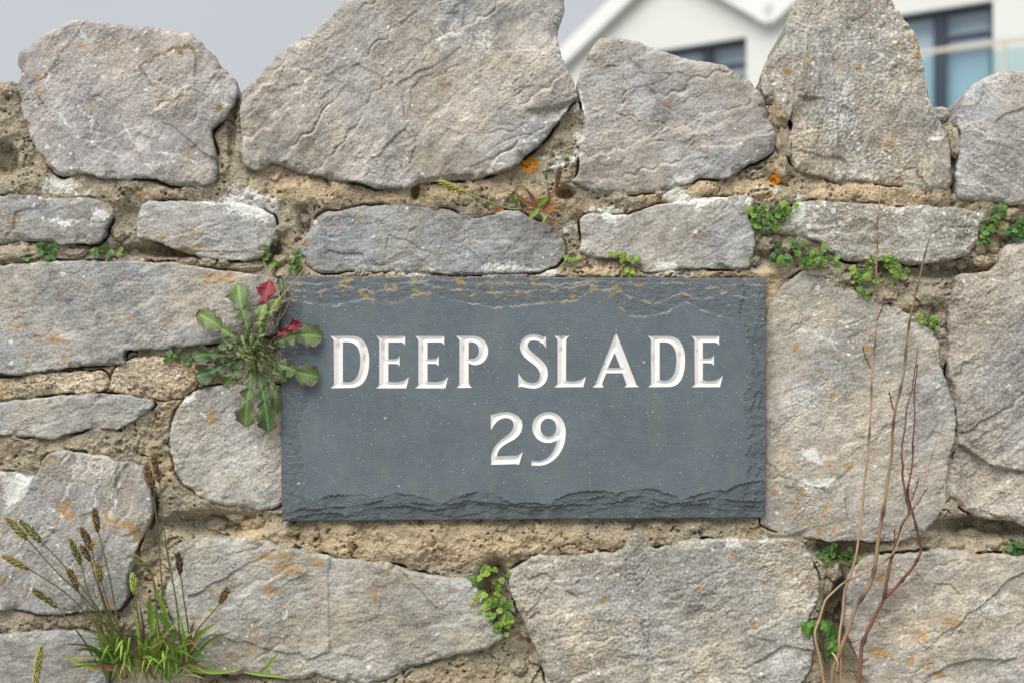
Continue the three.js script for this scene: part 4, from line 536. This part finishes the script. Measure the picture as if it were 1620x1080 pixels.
function seedHead(base, tip, fat, colA, colB, seed) { // spike of pointed spikelets round an axis
  const ax = tip.clone().sub(base), L = ax.length(), T = ax.clone().normalize(), B = new THREE.Vector3(0, 0, 1).cross(T).normalize(), N = T.clone().cross(B), pos = [], col = [], idx = [];
  const n = Math.round(L / 0.00062);
  for (let i = 0; i < n; i++) {
    const t = i / n, prof = Math.sin(Math.PI * Math.min(1, 0.12 + 0.9 * t)) ** 0.7, a = i * 2.4, out = B.clone().multiplyScalar(Math.cos(a)).addScaledVector(N, Math.sin(a)), p = base.clone().addScaledVector(T, L * t * 0.94).addScaledVector(out, fat * prof * 0.35);
    const dir = T.clone().addScaledVector(out, 0.5).normalize(), l = rr(0.005, 0.0085) * (0.6 + 0.4 * prof), wd = rr(0.0009, 0.0015), s1 = dir.clone().cross(out).normalize(), s2 = dir.clone().cross(s1), q = pos.length / 3, k = mix3(colA, colB, clamp(0.5 + 0.5 * noiseA(i * 0.7, seed) + rr(-0.3, 0.3), 0, 1));
    for (const [f, r] of [[0, 0.3], [0.4, 1]]) for (let m = 0; m < 4; m++) { const b = m * Math.PI / 2, v = p.clone().addScaledVector(dir, l * f).addScaledVector(s1, Math.cos(b) * wd * r).addScaledVector(s2, Math.sin(b) * wd * r); pos.push(v.x, v.y, v.z); col.push(...amp3(k, m & 1 ? 1.15 : 0.9)); }
    const v = p.clone().addScaledVector(dir, l * (rnd() < 0.3 ? 1.5 : 1)); pos.push(v.x, v.y, v.z); col.push(...amp3(k, 1.5));
    for (let m = 0; m < 4; m++) { const m2 = (m + 1) % 4; idx.push(q + m, q + m2, q + 4 + m, q + m2, q + 4 + m2, q + 4 + m, q + 4 + m, q + 4 + m2, q + 8); }
  }
  return geom(pos, idx, null, col);
}
{ // tuft of flowering grass bottom left
  const w = thing('grass_tuft', 'large tuft of green grass with brown seed heads growing from the bottom left joint', 'grass');
  const dk = L3(66, 52, 36), br = L3(126, 98, 58), gr = L3(122, 128, 66), stemG = L3(112, 124, 66), stemB = L3(96, 76, 56), lite = L3(150, 162, 88);
  const heads = [
    [[200,1050,150,965,90,905,43,853], [7,817], 4.6, gr, br], [[205,1048,160,970,110,905,65,857], [30,822], 4.4, gr, dk], [[190,1040,140,975,100,935,45,900], [2,878], 3.8, gr, br], [[152,1047,130,1010,110,985,90,960], [50,931], 3.6, dk, gr],
    [[195,1040,160,980,140,940,128,893], [110,852], 3.6, dk, gr], [[205,1045,175,980,155,920,145,870], [127,833], 4.6, br, dk], [[200,1045,175,990,152,920,143,887], [127,863], 3.8, dk, br], [[195,1045,185,980,170,900,155,842], [148,803], 3.8, dk, br],
    [[210,1045,190,1000,172,960,160,920], [152,890], 4.6, gr, br], [[180,1040,160,1000,140,965,123,933], [108,900], 4.2, dk, br], [[262,1050,258,960,252,880,243,778], [230,733], 5, dk, br], [[285,1020,278,950,262,860,252,763], [241,716], 3.6, br, dk],
    [[300,1022,296,985,290,945,285,908], [281,873], 4.2, dk, dk], [[294,1040,310,1000,325,980,347,955], [360,930], 4.6, dk, br], [[258,1045,250,990,244,930,237,903], [208,877], 3.6, gr, dk], [[228,1045,222,1000,216,965,213,940], [209,908], 4, lite, lite]];
  heads.forEach(([s, tip, fat, a, b], n) => {
    const z1 = rr(0.03, 0.06), c = [V(s[0], s[1], 0.012), V(s[2], s[3], z1 * 0.7), V(s[4], s[5], z1 * 0.95), V(s[6], s[7], z1)], tp = V(tip[0], tip[1], z1 + 0.004);
    add('stem', tube([...c, c[3].clone().lerp(tp, 0.3)], 0.0012, 0.00075, (t) => mix3(stemG, stemB, clamp(0.2 + 0.7 * t + 0.3 * noiseA(n, t * 5), 0, 1)), { seg: 32, rad: 6, knots: [rr(0.35, 0.6)] }), dryMat, w);
    add('seed_head', seedHead(c[3], tp, fat * 1.7 * S, a, b, n), dryMat, w);
  });
  const tints = [L3(112, 150, 44), L3(132, 168, 58), L3(86, 130, 42), L3(150, 178, 72), L3(166, 158, 92), L3(138, 92, 70)];
  const gb = (list, wd, tint, z0, z1) => { const c = []; for (let i = 0; i < list.length; i += 2) { const f = i / (list.length - 2); c.push(V(list[i], list[i + 1], lerp(z0, z1, f))); } const v = rr(0.85, 1.15); add('grass_blade', blade(c, (t) => wd * S * Math.max(0.03, Math.min(1, 0.55 + t * 1.4) * (1 - t ** 2.2)), (t, s) => amp3(mix3(tint, L3(176, 150, 90), sstep(0.86, 1, t) * 0.7), v * (1 + 0.12 * noiseA(s * 5, t * 2) - 0.1 * (Math.abs(s) < 0.2 ? 1 : 0))), { n: 16, m: 4, cup: 0.35, twist: rr(-0.8, 0.8) }), leafMat, w); };
  for (let i = 0; i < 100; i++) { // blades fan out, some bent over
    const bx = rr(165, 300), by = rr(1040, 1078), a = -Math.PI / 2 + (bx - 235) / 110 + rr(-0.5, 0.5) * (rnd() < 0.3 ? 2.2 : 1), L = rr(40, 130) * (Math.abs(a + Math.PI / 2) > 1 ? 0.75 : 1), dr = rr(0, 26);
    gb([bx, by, bx + Math.cos(a) * L * 0.45, by + Math.sin(a) * L * 0.5, bx + Math.cos(a) * L, by + Math.sin(a) * L * 0.85 + dr], rr(1.5, 3.3), tints[Math.floor(rnd() ** 1.5 * 6)], rr(0, 0.02), rr(0.02, 0.075));
  }
  for (let i = 0; i < 28; i++) { const bx = rr(185, 290), by = rr(1015, 1060), a = rr(0.2, 2.9), L = rr(26, 52); gb([bx, by, bx + Math.cos(a) * L * 0.5, by - 8, bx + Math.cos(a) * L, by + Math.sin(a) * L * 0.5], rr(1.8, 3.4), tints[Math.floor(rnd() * 5.4)], 0.025, rr(0.05, 0.08)); }
  gb([298,1058,330,1062,358,1062,386,1054], 4, tints[1], 0.02, 0.05); gb([408,1068,420,1058,432,1042,444,1028], 3.4, tints[1], 0.03, 0.03); gb([385,1062,410,1066,440,1070,462,1074], 3, tints[1], 0.04, 0.04);
  gb([158,1058,140,1054,118,1046,99,1036], 4.5, tints[3], 0.03, 0.05); gb([190,1058,170,1056,150,1054,132,1050], 5, tints[5], 0.03, 0.05); gb([240,1000,238,975,236,955,236,938], 5, tints[0], 0.02, 0.03); gb([265,985,258,960,245,930,240,905], 4, tints[1], 0.02, 0.04); gb([296,1035,308,1010,325,995,344,984], 4.5, tints[1], 0.02, 0.05); gb([278,1010,262,985,245,970,232,966], 5, tints[2], 0.03, 0.05);
  const lone = thing('grass_seed_head', 'single pale green grass seed head rising at the bottom left corner', 'grass');
  add('stem', tube([V(50, 1150, 0.0), V(52, 1115, 0.03), V(55, 1085, 0.045)], 0.0012, 0.0009, () => stemG, { seg: 12, rad: 6 }), dryMat, lone);
  add('seed_head', seedHead(V(55, 1085, 0.045), V(64, 1018, 0.052), 7.5 * S, gr, L3(176, 160, 104), 77), dryMat, lone);
}
{ // little reddish grass in the joint above the sign
  const w = thing('small_grass', 'small red and green grass sprig with a slanting seed head in the joint above the sign', 'grass');
  const g1 = L3(126, 158, 62), or = L3(178, 116, 66), rd = L3(146, 94, 70), stemG = L3(130, 146, 74);
  const gb = (list, wd, tint, z0, z1) => { const c = []; for (let i = 0; i < list.length; i += 2) c.push(V(list[i], list[i + 1], lerp(z0, z1, i / (list.length - 2)))); add('grass_blade', blade(c, (t) => wd * S * Math.max(0.04, Math.min(1, 0.5 + t * 1.6) * (1 - t ** 2)), (t, s) => amp3(tint, 1 + 0.15 * noiseA(t * 5 + wd, s * 3)), { n: 12, m: 4, cup: 0.3 }), leafMat, w); };
  for (const [l, wd, c] of [[[858,334,862,342,858,354],5,g1],[[852,330,843,340,832,350],4.5,g1],[[850,328,840,310,834,300],4,rd],[[846,328,828,318,812,300],3,or],[[850,326,862,316,874,312],4,g1],[[856,330,872,326,888,322],5,or],[[858,332,874,332,886,334],3.6,or],[[850,330,838,322,826,322],3,rd],[[816,322,810,312,802,304],3.4,g1],[[818,324,820,314,816,306],3,g1],[[852,334,866,340,876,346],3,rd],[[845,332,842,345,846,372],2,rd],[[870,316,868,306,866,288],2,rd],[[846,316,838,306,818,284],1.8,rd],[[796,330,786,334,776,336],4,or],[[774,334,772,328,773,322],2.6,or],[[848,332,836,332,820,330],2.6,rd],[[862,330,868,320,872,308],3.4,g1],[[868,346,880,352,886,360],1.6,rd]]) gb(l, wd, c, 0.004, rr(0.012, 0.026));
  add('stem', tube([V(850, 332, 0.004), V(822, 331, 0.014), V(798, 328, 0.018), V(735, 305, 0.024)], 0.001, 0.0009, () => stemG, { seg: 24, rad: 6 }), dryMat, w);
  add('seed_head', seedHead(V(737, 306, 0.024), V(694, 286, 0.026), 4.4 * S, L3(140, 158, 70), L3(150, 130, 74), 3), dryMat, w);
  add('stem', tube([V(858, 332, 0.004), V(866, 318, 0.016), V(880, 296, 0.022)], 0.001, 0.0008, () => L3(120, 100, 66), { seg: 16, rad: 6 }), dryMat, w);
  add('seed_head', seedHead(V(880, 297, 0.022), V(886, 266, 0.024), 3.2 * S, L3(70, 56, 36), L3(110, 80, 50), 5), dryMat, w);
}
{ // wall ferns: fan-shaped leaflets rooted in the joints
  const fan = (lobes, seed) => { const pos = [0, -0.55, 0], idx = [], col = [0.95, 0.97, 0.88], n = 27; for (let i = 0; i <= n; i++) { const a = lerp(-2.15, 2.15, i / n), r = (0.62 + 0.38 * Math.cos(a * 0.45)) * (0.66 + 0.34 * Math.abs(Math.cos(a * lobes / 1.45)) ** 0.6) * (1 + 0.08 * noiseA(i * 0.6, seed)); for (const f of [0.35, 0.72, 1]) { pos.push(Math.sin(a) * r * f, -0.55 * (1 - f) + Math.cos(a) * r * f * 0.9, 0.34 * f * f - 0.3 * f * f * f + 0.1 * f * Math.cos(a * lobes)); const k = f === 1 ? 1.28 : 0.95 + 0.12 * noiseB(i, f * 9 + seed); col.push(k, k * (f === 1 ? 1.02 : 1), k * (f === 1 ? 0.9 : 1)); } }
    for (let i = 0; i < n; i++) { const a = 1 + i * 3; idx.push(0, a + 3, a); for (let k = 0; k < 2; k++) idx.push(a + k, a + 3 + k, a + k + 1, a + k + 1, a + 3 + k, a + 4 + k); }
    return geom(pos, idx, null, col); };
  const fans = [fan(3, 1), fan(3, 2), fan(4, 3), fan(2, 4)];
  const mats = [[66, 106, 40], [92, 134, 48], [114, 150, 54], [140, 166, 64], [74, 114, 56]].map(([r, g, b]) => { const m = leafMat.clone(); m.color = lin(r, g, b); m.name = 'fern_leaf'; return m; });
  const stemMat = new THREE.MeshStandardMaterial({ color: lin(96, 84, 52), roughness: 0.8, name: 'fern_stem' });
  const clump = (label, list, size, z, shades, extra = 0, root, kind = 'wall_fern') => {
    const w = thing(kind, label, 'fern', 'small ferns rooted in the wall joints'), all = [];
    for (let i = 0; i < list.length; i += 2) all.push([list[i], list[i + 1]]);
    const n = all.length; for (let i = 0; i < extra + n * 0.9; i++) { const a = all[Math.floor(rnd() * n)]; all.push([a[0] + rr(-size, size) * 1.1, a[1] + rr(-size, size)]); }
    const cx = root ? root[0] : all.reduce((s, a) => s + a[0], 0) / all.length, cy = root ? root[1] : all.reduce((s, a) => s + a[1], 0) / all.length;
    all.forEach(([px, py], i) => {
      const m = new THREE.Mesh(fans[Math.floor(rnd() * 4)], mats[shades[Math.floor(rnd() * shades.length)]]), zz = z + rr(-0.004, 0.006) - (i >= n ? 0.004 : 0), r = size * S * rr(0.75, 1.25) * 0.66;
      m.name = 'leaf'; m.castShadow = m.receiveShadow = true; m.position.set(X(px), Y(py), zz); m.scale.setScalar(r); m.rotation.set(rr(-0.7, 0.35), rr(-0.6, 0.6), Math.atan2(-(py - cy), px - cx) - Math.PI / 2 + rr(-0.5, 0.5)); w.add(m);
      const p = V(px, py, zz - 0.001), q = V(lerp(px, cx, 0.7), lerp(py, cy, 0.7), z - 0.014); add('stalk', tube([q, q.clone().lerp(p, 0.5).add(new THREE.Vector3(0, 0, 0.003)), p], 0.0005, 0.0004, () => [1, 1, 1], { seg: 5, rad: 4 }), stemMat, w);
    });
  };
  const z5 = (l) => l.map((v, i) => (i & 1 ? 360 : 1080) + v / 3), z7 = (l) => l.map((v, i) => (i & 1 ? 720 : 540) + v / 3), z8 = (l) => l.map((v, i) => (i & 1 ? 720 : 1080) + v / 3), zb = (l) => l.map((v, i) => (i & 1 ? 270 : 880) + v / 4.263), zc = (l) => l.map((v, i) => (i & 1 ? 300 : 1180) + v / 3.68);
  clump('dark green fern cluster under the leftmost short stone, far left joint', [43,408,63,390,68,400,82,405,85,395,74,407], 11, 0.002, [0, 4, 1], 2);
  clump('two little green fern leaves beside a mortar lump in the left joint', [148,396,152,398,173,403,177,400], 11, 0.002, [1, 2, 4]);
  clump('small bright fern in the corner joint above the red-leaved weed', [420,391,426,387,416,396,424,402,428,420,432,417], 9, 0.0, [1, 2, 3, 0], 3);
  clump('fine dark fern at the top left corner of the slate sign', [468,404,464,412,472,414,466,422,474,424,470,408,460,428], 7, 0.002, [0, 4, 1], 8);
  clump('dense green fern between the two pale stones right above the sign', zc([40,150,60,120,90,100,95,140,65,175,105,190,130,160,155,190,180,130,205,90,225,110,200,140,235,130,170,160,60,215,175,220]), 11, 0.012, [0, 1, 2, 1], 8);
  clump('trailing fern with many round leaves under the long speckled stone', z5([425,135,450,95,505,60,490,140,535,125,570,85,575,145,600,125,605,180,640,185,660,100,690,150,715,150,655,150,460,155,585,160,625,150]), 11, 0.012, [0, 1, 2, 4], 3);
  clump('yellow-green fern behind the thin tan twig below the speckled stone', z5([820,225,845,240,870,235,895,150,880,225,960,180,990,160,1010,190,1035,230,940,150,985,200,1000,225,900,200,915,245]), 11, 0.010, [2, 3, 3, 1], 6);
  clump('scrap of fern on the upper edge of the big right stone', z5([835,295,850,305,870,310,765,270,985,265]), 8, 0.004, [1, 2], 3);
  clump('tiny fern at the right shoulder of the big right stone', z5([1120,430,1135,436,1170,455,1185,460,1195,450,1180,448]), 8, 0.004, [1, 2, 3], 3);
  clump('yellow-green sprig hanging over the top edge of the slate sign', zb([400,580,420,560,440,610,465,580,480,600,530,600,515,610,490,690,470,680,510,690,450,640,385,575,545,595]), 7, 0.012, [2, 3, 3], 8, [988, 416]);
  clump('single yellow-green leaf pair above the middle of the sign', zb([90,600,105,608,115,600]), 7, 0.006, [3, 2]);
  clump('bright curly fern in the gap between the two large bottom stones', z7([685,530,690,560,680,545,625,590,655,585,745,625,760,590,680,660,650,685,690,710,720,700,740,655,765,680,790,705,760,710,700,740,715,755,795,745,800,775,750,790,750,815,735,795,770,780,640,680,705,690]), 11.5, 0.004, [1, 2, 3, 2], 6);
  clump('dark fern in the shaded joint under the big right stone', z8([700,440,710,455,770,470,800,470,825,490,690,490,650,470,720,430,760,485,815,505]), 10, -0.006, [0, 4, 1], 6);
  clump('soft green fern at the right end of the speckled stone', zc([1470,100,1465,130,1450,160,1490,160,1440,190,1400,250,1420,240,1390,300,1410,310,1430,215]), 10, 0.006, [1, 4, 2], 10);
  clump('green fern at the right edge of the photo, top right joint', zc([1580,210,1560,240,1600,230,1590,260,1575,250,1610,215,1620,250]), 11, 0.004, [0, 1], 8);
  clump('green fern in the dark joint at the right edge, lower right', z8([1560,440,1590,430,1610,450,1580,460,1620,435,1600,470]), 10, -0.004, [0, 1, 4], 8);
  clump('dark fern leaves hiding in the joint left of the weed', [265,567,283,568,290,566,296,570,278,564], 11, 0.004, [0, 4], 2);
}
{ // crinkled dark leaves in the gap behind the twigs
  const w = thing('broad_leaf_seedling', 'dark green crinkled leaves sprouting in the gap behind the dry twigs', 'plant');
  const lf = (list, W, z) => { const c = []; for (let i = 0; i < list.length; i += 2) c.push(V(list[i], list[i + 1], z + 0.006 * Math.sin(i))); add('leaf', blade(c, (t, s) => W * S * Math.max(0.05, Math.sin(Math.PI * clamp(0.06 + 0.93 * t, 0, 1)) ** 0.6) * (1 + 0.14 * Math.sin(t * 40)), (t, s) => amp3(mix3(L3(64, 112, 34), L3(96, 146, 48), 0.5 + 0.5 * noiseA(t * 8, s * 3)), Math.abs(s) < 0.15 ? 1.3 : 1), { n: 40, m: 8, cup: 0.3, wave: 0.002 }), leafMat, w); };
  lf([1290,1004,1280,992,1278,978], 12, 0.002); lf([1296,982,1310,992,1318,1006,1314,1020], 10, 0.004); lf([1312,1012,1318,1024,1312,1042], 8, 0.0);
  add('stalk', tube([V(1306, 1050, -0.02), V(1302, 1020, -0.006), V(1296, 990, 0.002)], 0.0012, 0.0009, () => L3(90, 110, 56), { seg: 10, rad: 6 }), dryMat, w);
  add('stalk', tube([V(1314, 1030, -0.004), V(1320, 1036, 0.012), V(1326, 1048, 0.016), V(1324, 1060, 0.01)], 0.0011, 0.0009, () => L3(206, 186, 160), { seg: 10, rad: 6 }), dryMat, w);
}
{ // bare twigs standing before the wall on the right
  const w = thing('bare_shrub', 'bare leafless shrub of tan and red-brown twigs in front of the big right stone', 'shrub');
  const tan = L3(168, 140, 114), brown = L3(136, 114, 90), redb = L3(106, 72, 60), palec = L3(184, 156, 128), dark = L3(64, 46, 40);
  const stem = (list, r0, r1, z, a, b, knots = [], buds = 0) => {
    const c = []; for (let i = 0; i < list.length; i += 2) { const f = i / (list.length - 2); const q = V(list[i] + (i ? rr(-2.2, 2.2) : 0), list[i + 1], lerp(z[0], z[1], f) + 0.003 * Math.sin(i * 1.7)); if (i && list.length > 8) { const p = c[c.length - 1]; c.push(p.clone().lerp(q, 0.5).add(new THREE.Vector3(rr(-0.0013, 0.0013), 0, rr(-0.002, 0.002)))); } c.push(q); }
    const curve = new THREE.CatmullRomCurve3(c, false, 'catmullrom', 0.5), parts = [tube(c, r0 * 0.8, r1 * 0.8, (t, k) => { let q = mix3(a, b, clamp(0.5 + 0.5 * noiseB(t * 7, r0 * 4e3) + 0.25 * noiseA(t * 40, k), 0, 1)); for (const n of knots) q = mix3(q, dark, 0.75 * Math.exp(-(((t - n) * 60) ** 2))); return amp3(q, 1 + 0.12 * noiseC(t * 90, k * 2)); }, { seg: 110, rad: 8, knots, lump: 0.1 })];
    for (let i = 0; i < buds; i++) { const t = lerp(0.25, 0.98, (i + rnd() * 0.5) / buds), p = curve.getPointAt(t), T = curve.getTangentAt(t), o = new THREE.Vector3(i & 1 ? 1 : -1, 0.35, rr(-0.5, 0.7)).addScaledVector(T, 0.6).normalize(), l = rr(0.0025, 0.005); parts.push(tube([p, p.clone().addScaledVector(o, l * 0.6), p.clone().addScaledVector(o, l)], r1 * 1.1, r1 * 0.25, () => dark, { seg: 3, rad: 5 })); }
    add('twig', mergeGeometries(parts), dryMat, w);
  };
  stem([1334,1130,1333,1080,1330,1010,1337,937,1353,877,1363,803,1375,720,1380,580,1388,503,1388,443,1390,360,1393,300,1394,262], 0.0024, 0.0007, [0.0, 0.05], tan, L3(186, 150, 122), [0.52, 0.6, 0.68, 0.77, 0.86, 0.9], 7);
  stem([1310,1120,1318,1057,1333,1020,1357,960,1377,920,1390,860,1402,797,1410,720,1417,647,1430,583,1443,493,1463,410,1475,355], 0.0039, 0.0009, [0.005, 0.055], brown, L3(158, 130, 94), [0.24, 0.3, 0.42, 0.6, 0.67, 0.74, 0.8, 0.87, 0.94], 10);
  stem([1360,1130,1358,1080,1363,1020,1400,947,1408,887,1430,830,1440,810,1427,753,1425,720,1427,700,1433,653,1443,617,1452,555], 0.0036, 0.0008, [0.014, 0.045], redb, L3(132, 92, 72), [0.2, 0.33, 0.45, 0.52, 0.6], 22);
  stem([1400,947,1427,917,1447,897,1457,870,1453,837,1440,800,1438,770,1445,720,1447,693,1447,627,1451,575], 0.0026, 0.0008, [0.0195, 0.042], redb, L3(120, 78, 64), [0.1, 0.2, 0.35, 0.5], 20);
  stem([1302,1130,1302,1080,1290,1003,1307,950,1333,923,1373,903,1410,877,1433,830,1450,793,1473,727,1477,717,1498,648], 0.0026, 0.0006, [0.0, 0.05], palec, L3(168, 136, 104), [0.42, 0.55, 0.7], 6);
  for (const [l, z] of [[[1378,582,1370,560,1367,548], 0.03], [[1388,506,1395,490,1402,468], 0.036], [[1414,648,1408,632,1406,618], 0.03], [[1443,790,1450,770,1455,755], 0.036], [[1452,798,1462,780,1468,772], 0.042], [[1382,440,1381,420,1380,404], 0.04], [[1386,445,1384,430,1381,415], 0.04], [[1418,862,1416,848,1418,836], 0.03]]) stem(l, 0.0013, 0.0008, [z, z + 0.008], redb, brown, [0.02], 3);
}

// ---------------------------------------------------------------- house behind the wall, seen at an angle
{
  const dep = (px) => 2250 * 4 / (460 + 0.155 * (px - 1054)), ux = 0.771, uz = 0.637, z0 = D - dep(1062), x0 = (1062 - 810) * dep(1062) / 2250;
  const H = (px, py) => { const d = dep(px), x = (px - 810) * d / 2250; return [(x - x0) / ux, CY + (540 - py) * d / 2250]; };   // metres along the front, height
  const house = thing('house', 'white rendered house with pale gables and dark framed windows beyond the wall', 'house', undefined, [x0, 0, z0]);
  house.rotation.y = -Math.asin(uz);
  const render = new THREE.MeshStandardMaterial({ name: 'cream_render', color: new THREE.Color(0.72, 0.725, 0.69), roughness: 0.9 }), board = new THREE.MeshStandardMaterial({ name: 'white_board', color: new THREE.Color(0.82, 0.82, 0.8), roughness: 0.5 }), slateRoof = new THREE.MeshStandardMaterial({ name: 'roof_slate', color: lin(120, 122, 128), roughness: 0.8 }), frameM = new THREE.MeshStandardMaterial({ name: 'dark_frame', color: lin(52, 58, 74), roughness: 0.45 }), pane = new THREE.MeshPhysicalMaterial({ name: 'window_glass', color: new THREE.Color(0.92, 0.96, 0.98), roughness: 0.03, transmission: 1, thickness: 0 }), paneBacking = new THREE.MeshStandardMaterial({ name: 'added_pane_backing', color: lin(222, 228, 234), roughness: 0.95 }), rail = new THREE.MeshStandardMaterial({ name: 'wood_rail', color: lin(206, 198, 184), roughness: 0.6 }), tint = new THREE.MeshPhysicalMaterial({ name: 'balustrade_glass', color: new THREE.Color(0.78, 0.88, 0.9), roughness: 0.03, transmission: 1, thickness: 0 });  // the near-white sheet material is for a backing added to brighten the window glass
  const box = (name, x, y, z, w, h, d, m, parent = house) => { const g = new THREE.BoxGeometry(w, h, d); g.translate(x, y, z); return add(name, g, m, parent); };
  const win = [[...H(1000, 40), ...H(1181, 58)], [...H(1290, 40), ...H(1572, 0)]].map(([xa, , xb, yb], i) => ({ xa, xb, top: yb, bot: yb - (i ? 2.15 : 1.25) }));
  const ap = H(1062, -58), vl = H(1226, 34), lo = vl[1], halfW = vl[0] - ap[0], sl = (ap[1] - lo) / halfW, xl = -6.2 , half2 = 2.6, ap2 = [vl[0] + half2, lo + half2 * sl], xr = ap2[0] + half2;
  const wallS = new THREE.Shape([[xl, 0], [xr, 0], [xr, lo], [ap2[0], ap2[1]], [vl[0], lo], [ap[0], ap[1]], [xl, ap[1] + sl * (xl - ap[0])]].map(([a, b]) => new THREE.Vector2(a, b)));
  for (const { xa, xb, top, bot } of win) wallS.holes.push(new THREE.Path([[xa, bot], [xb, bot], [xb, top], [xa, top]].map(([a, b]) => new THREE.Vector2(a, b))));
  { const g = new THREE.ExtrudeGeometry(wallS, { depth: 0.3, bevelEnabled: false }); g.translate(0, 0, -0.3); add('wall', g, render, house); }
  box('side_wall', xr - 0.15, lo / 2, -4.4, 0.3, lo, 8, render);
  // verge boards and roof slopes, overhanging the front
  const slope = (a, b, name, m, th, zA, zB, off) => { const dx = b[0] - a[0], dy = b[1] - a[1], L = Math.hypot(dx, dy), g = new THREE.BoxGeometry(L, th, zB - zA); g.translate(0, off, (zA + zB) / 2); g.rotateZ(Math.atan2(dy, dx)); g.translate((a[0] + b[0]) / 2, (a[1] + b[1]) / 2, 0); return add(name, g, m, house); };
  const eL = [xl - 0.3, ap[1] + sl * (xl - 0.3 - ap[0])];
  for (const [a, b] of [[eL, ap], [ap, vl], [vl, ap2], [ap2, [xr + 0.3, lo - 0.3 * sl]]]) { slope(a, b, 'verge_board', board, 0.24, 0.12, 0.16, 0.06); slope(a, b, 'soffit', board, 0.03, 0.0, 0.12, 0.0); slope(a, b, 'roof', slateRoof, 0.06, -8, 0.115, 0.1); }
  box('verge_cap', vl[0], lo + 0.16, 0.14, 0.36, 0.3, 0.03, board);
  win.forEach(({ xa, xb, top, bot }, i) => {
    const w = xb - xa, h = top - bot, z = -0.14, f = 0.075, mx = H(i ? 1481 : 1112, 0)[0] - xa, tr = i ? top - 0.36 : top - 0.34, g = new THREE.Group(); g.name = 'window'; house.add(g);
    box('frame', xa + f / 2, (top + bot) / 2, z, f, h, 0.07, frameM, g); box('frame', xb - f / 2, (top + bot) / 2, z, f, h, 0.07, frameM, g); box('frame', (xa + xb) / 2, top - f / 2, z, w - 2 * f, f, 0.07, frameM, g); box('frame', (xa + xb) / 2, bot + f / 2, z, w - 2 * f, f, 0.07, frameM, g);
    box('mullion', xa + mx, (top + bot) / 2, z, 0.15, h - 2 * f, 0.066, frameM, g); box('transom', (xa + mx + 0.075 + xb - f) / 2, tr, z, xb - f - xa - mx - 0.075, 0.075, 0.062, frameM, g);
    box('pane', (xa + xb) / 2, (top + bot) / 2, z, w - 0.02, h - 0.02, 0.008, pane, g); box('added_pane_backing', (xa + xb) / 2, (top + bot) / 2, z - 0.16, w + 0.1, h + 0.1, 0.01, paneBacking, g);  // pale sheet added behind the pane, standing in for the bright sky reflection
    if (!i) box('sill', (xa + xb) / 2, bot - 0.03, 0.02, w + 0.1, 0.05, 0.2, board, g);
  });
  // balcony with a glass balustrade before the right-hand window
  const [rx0, ry] = H(1462, 83), rx1 = H(1720, 40)[0] + 0.6, bz = 0.5, drop = 1.05, xs = H(1280, 0)[0];
  box('balcony', (xs + rx1) / 2, ry - drop - 0.26, bz / 2, rx1 - xs, 0.14, bz, board);
  const bal = new THREE.Group(); bal.name = 'balustrade'; house.add(bal);
  box('handrail', (xs + rx1) / 2, ry - 0.1, bz - 0.03, rx1 - xs, 0.05, 0.05, rail, bal); for (let k = 0; k < 3; k++) box('glass_panel', lerp(xs, rx1, (k + 0.5) / 3), ry - drop / 2 - 0.14, bz - 0.03, (rx1 - xs) / 3 - 0.04, drop - 0.08, 0.012, tint, bal);
  for (let k = 0; k <= 3; k++) box('post', lerp(xs + 0.02, rx1 - 0.02, k / 3), ry - drop / 2 - 0.14, bz - 0.03, 0.035, drop, 0.035, rail, bal);
}

// ---------------------------------------------------------------- ground
{
  const gw = 256, d = new Uint8Array(gw * gw * 4); for (let j = 0; j < gw; j++) for (let i = 0; i < gw; i++) { const n = 1 + 0.2 * fbm(noiseA, i / gw, j / gw, 6, 4) + 0.15 * noiseB(i * 0.5, j * 0.5), o = (j * gw + i) * 4; d[o] = 128 * n; d[o + 1] = 126 * n; d[o + 2] = 120 * n; d[o + 3] = 255; }
  const t = dataTex(d, gw, gw, true); t.repeat.set(120, 120);
  const g = new THREE.PlaneGeometry(300, 300); g.rotateX(-Math.PI / 2); const m = add('ground', g, new THREE.MeshStandardMaterial({ name: 'gravelly_ground', map: t, roughness: 0.95 })); m.userData = { kind: 'structure', label: 'grey gravelly ground around the wall', category: 'ground' };
}
renderer.render(scene, camera);
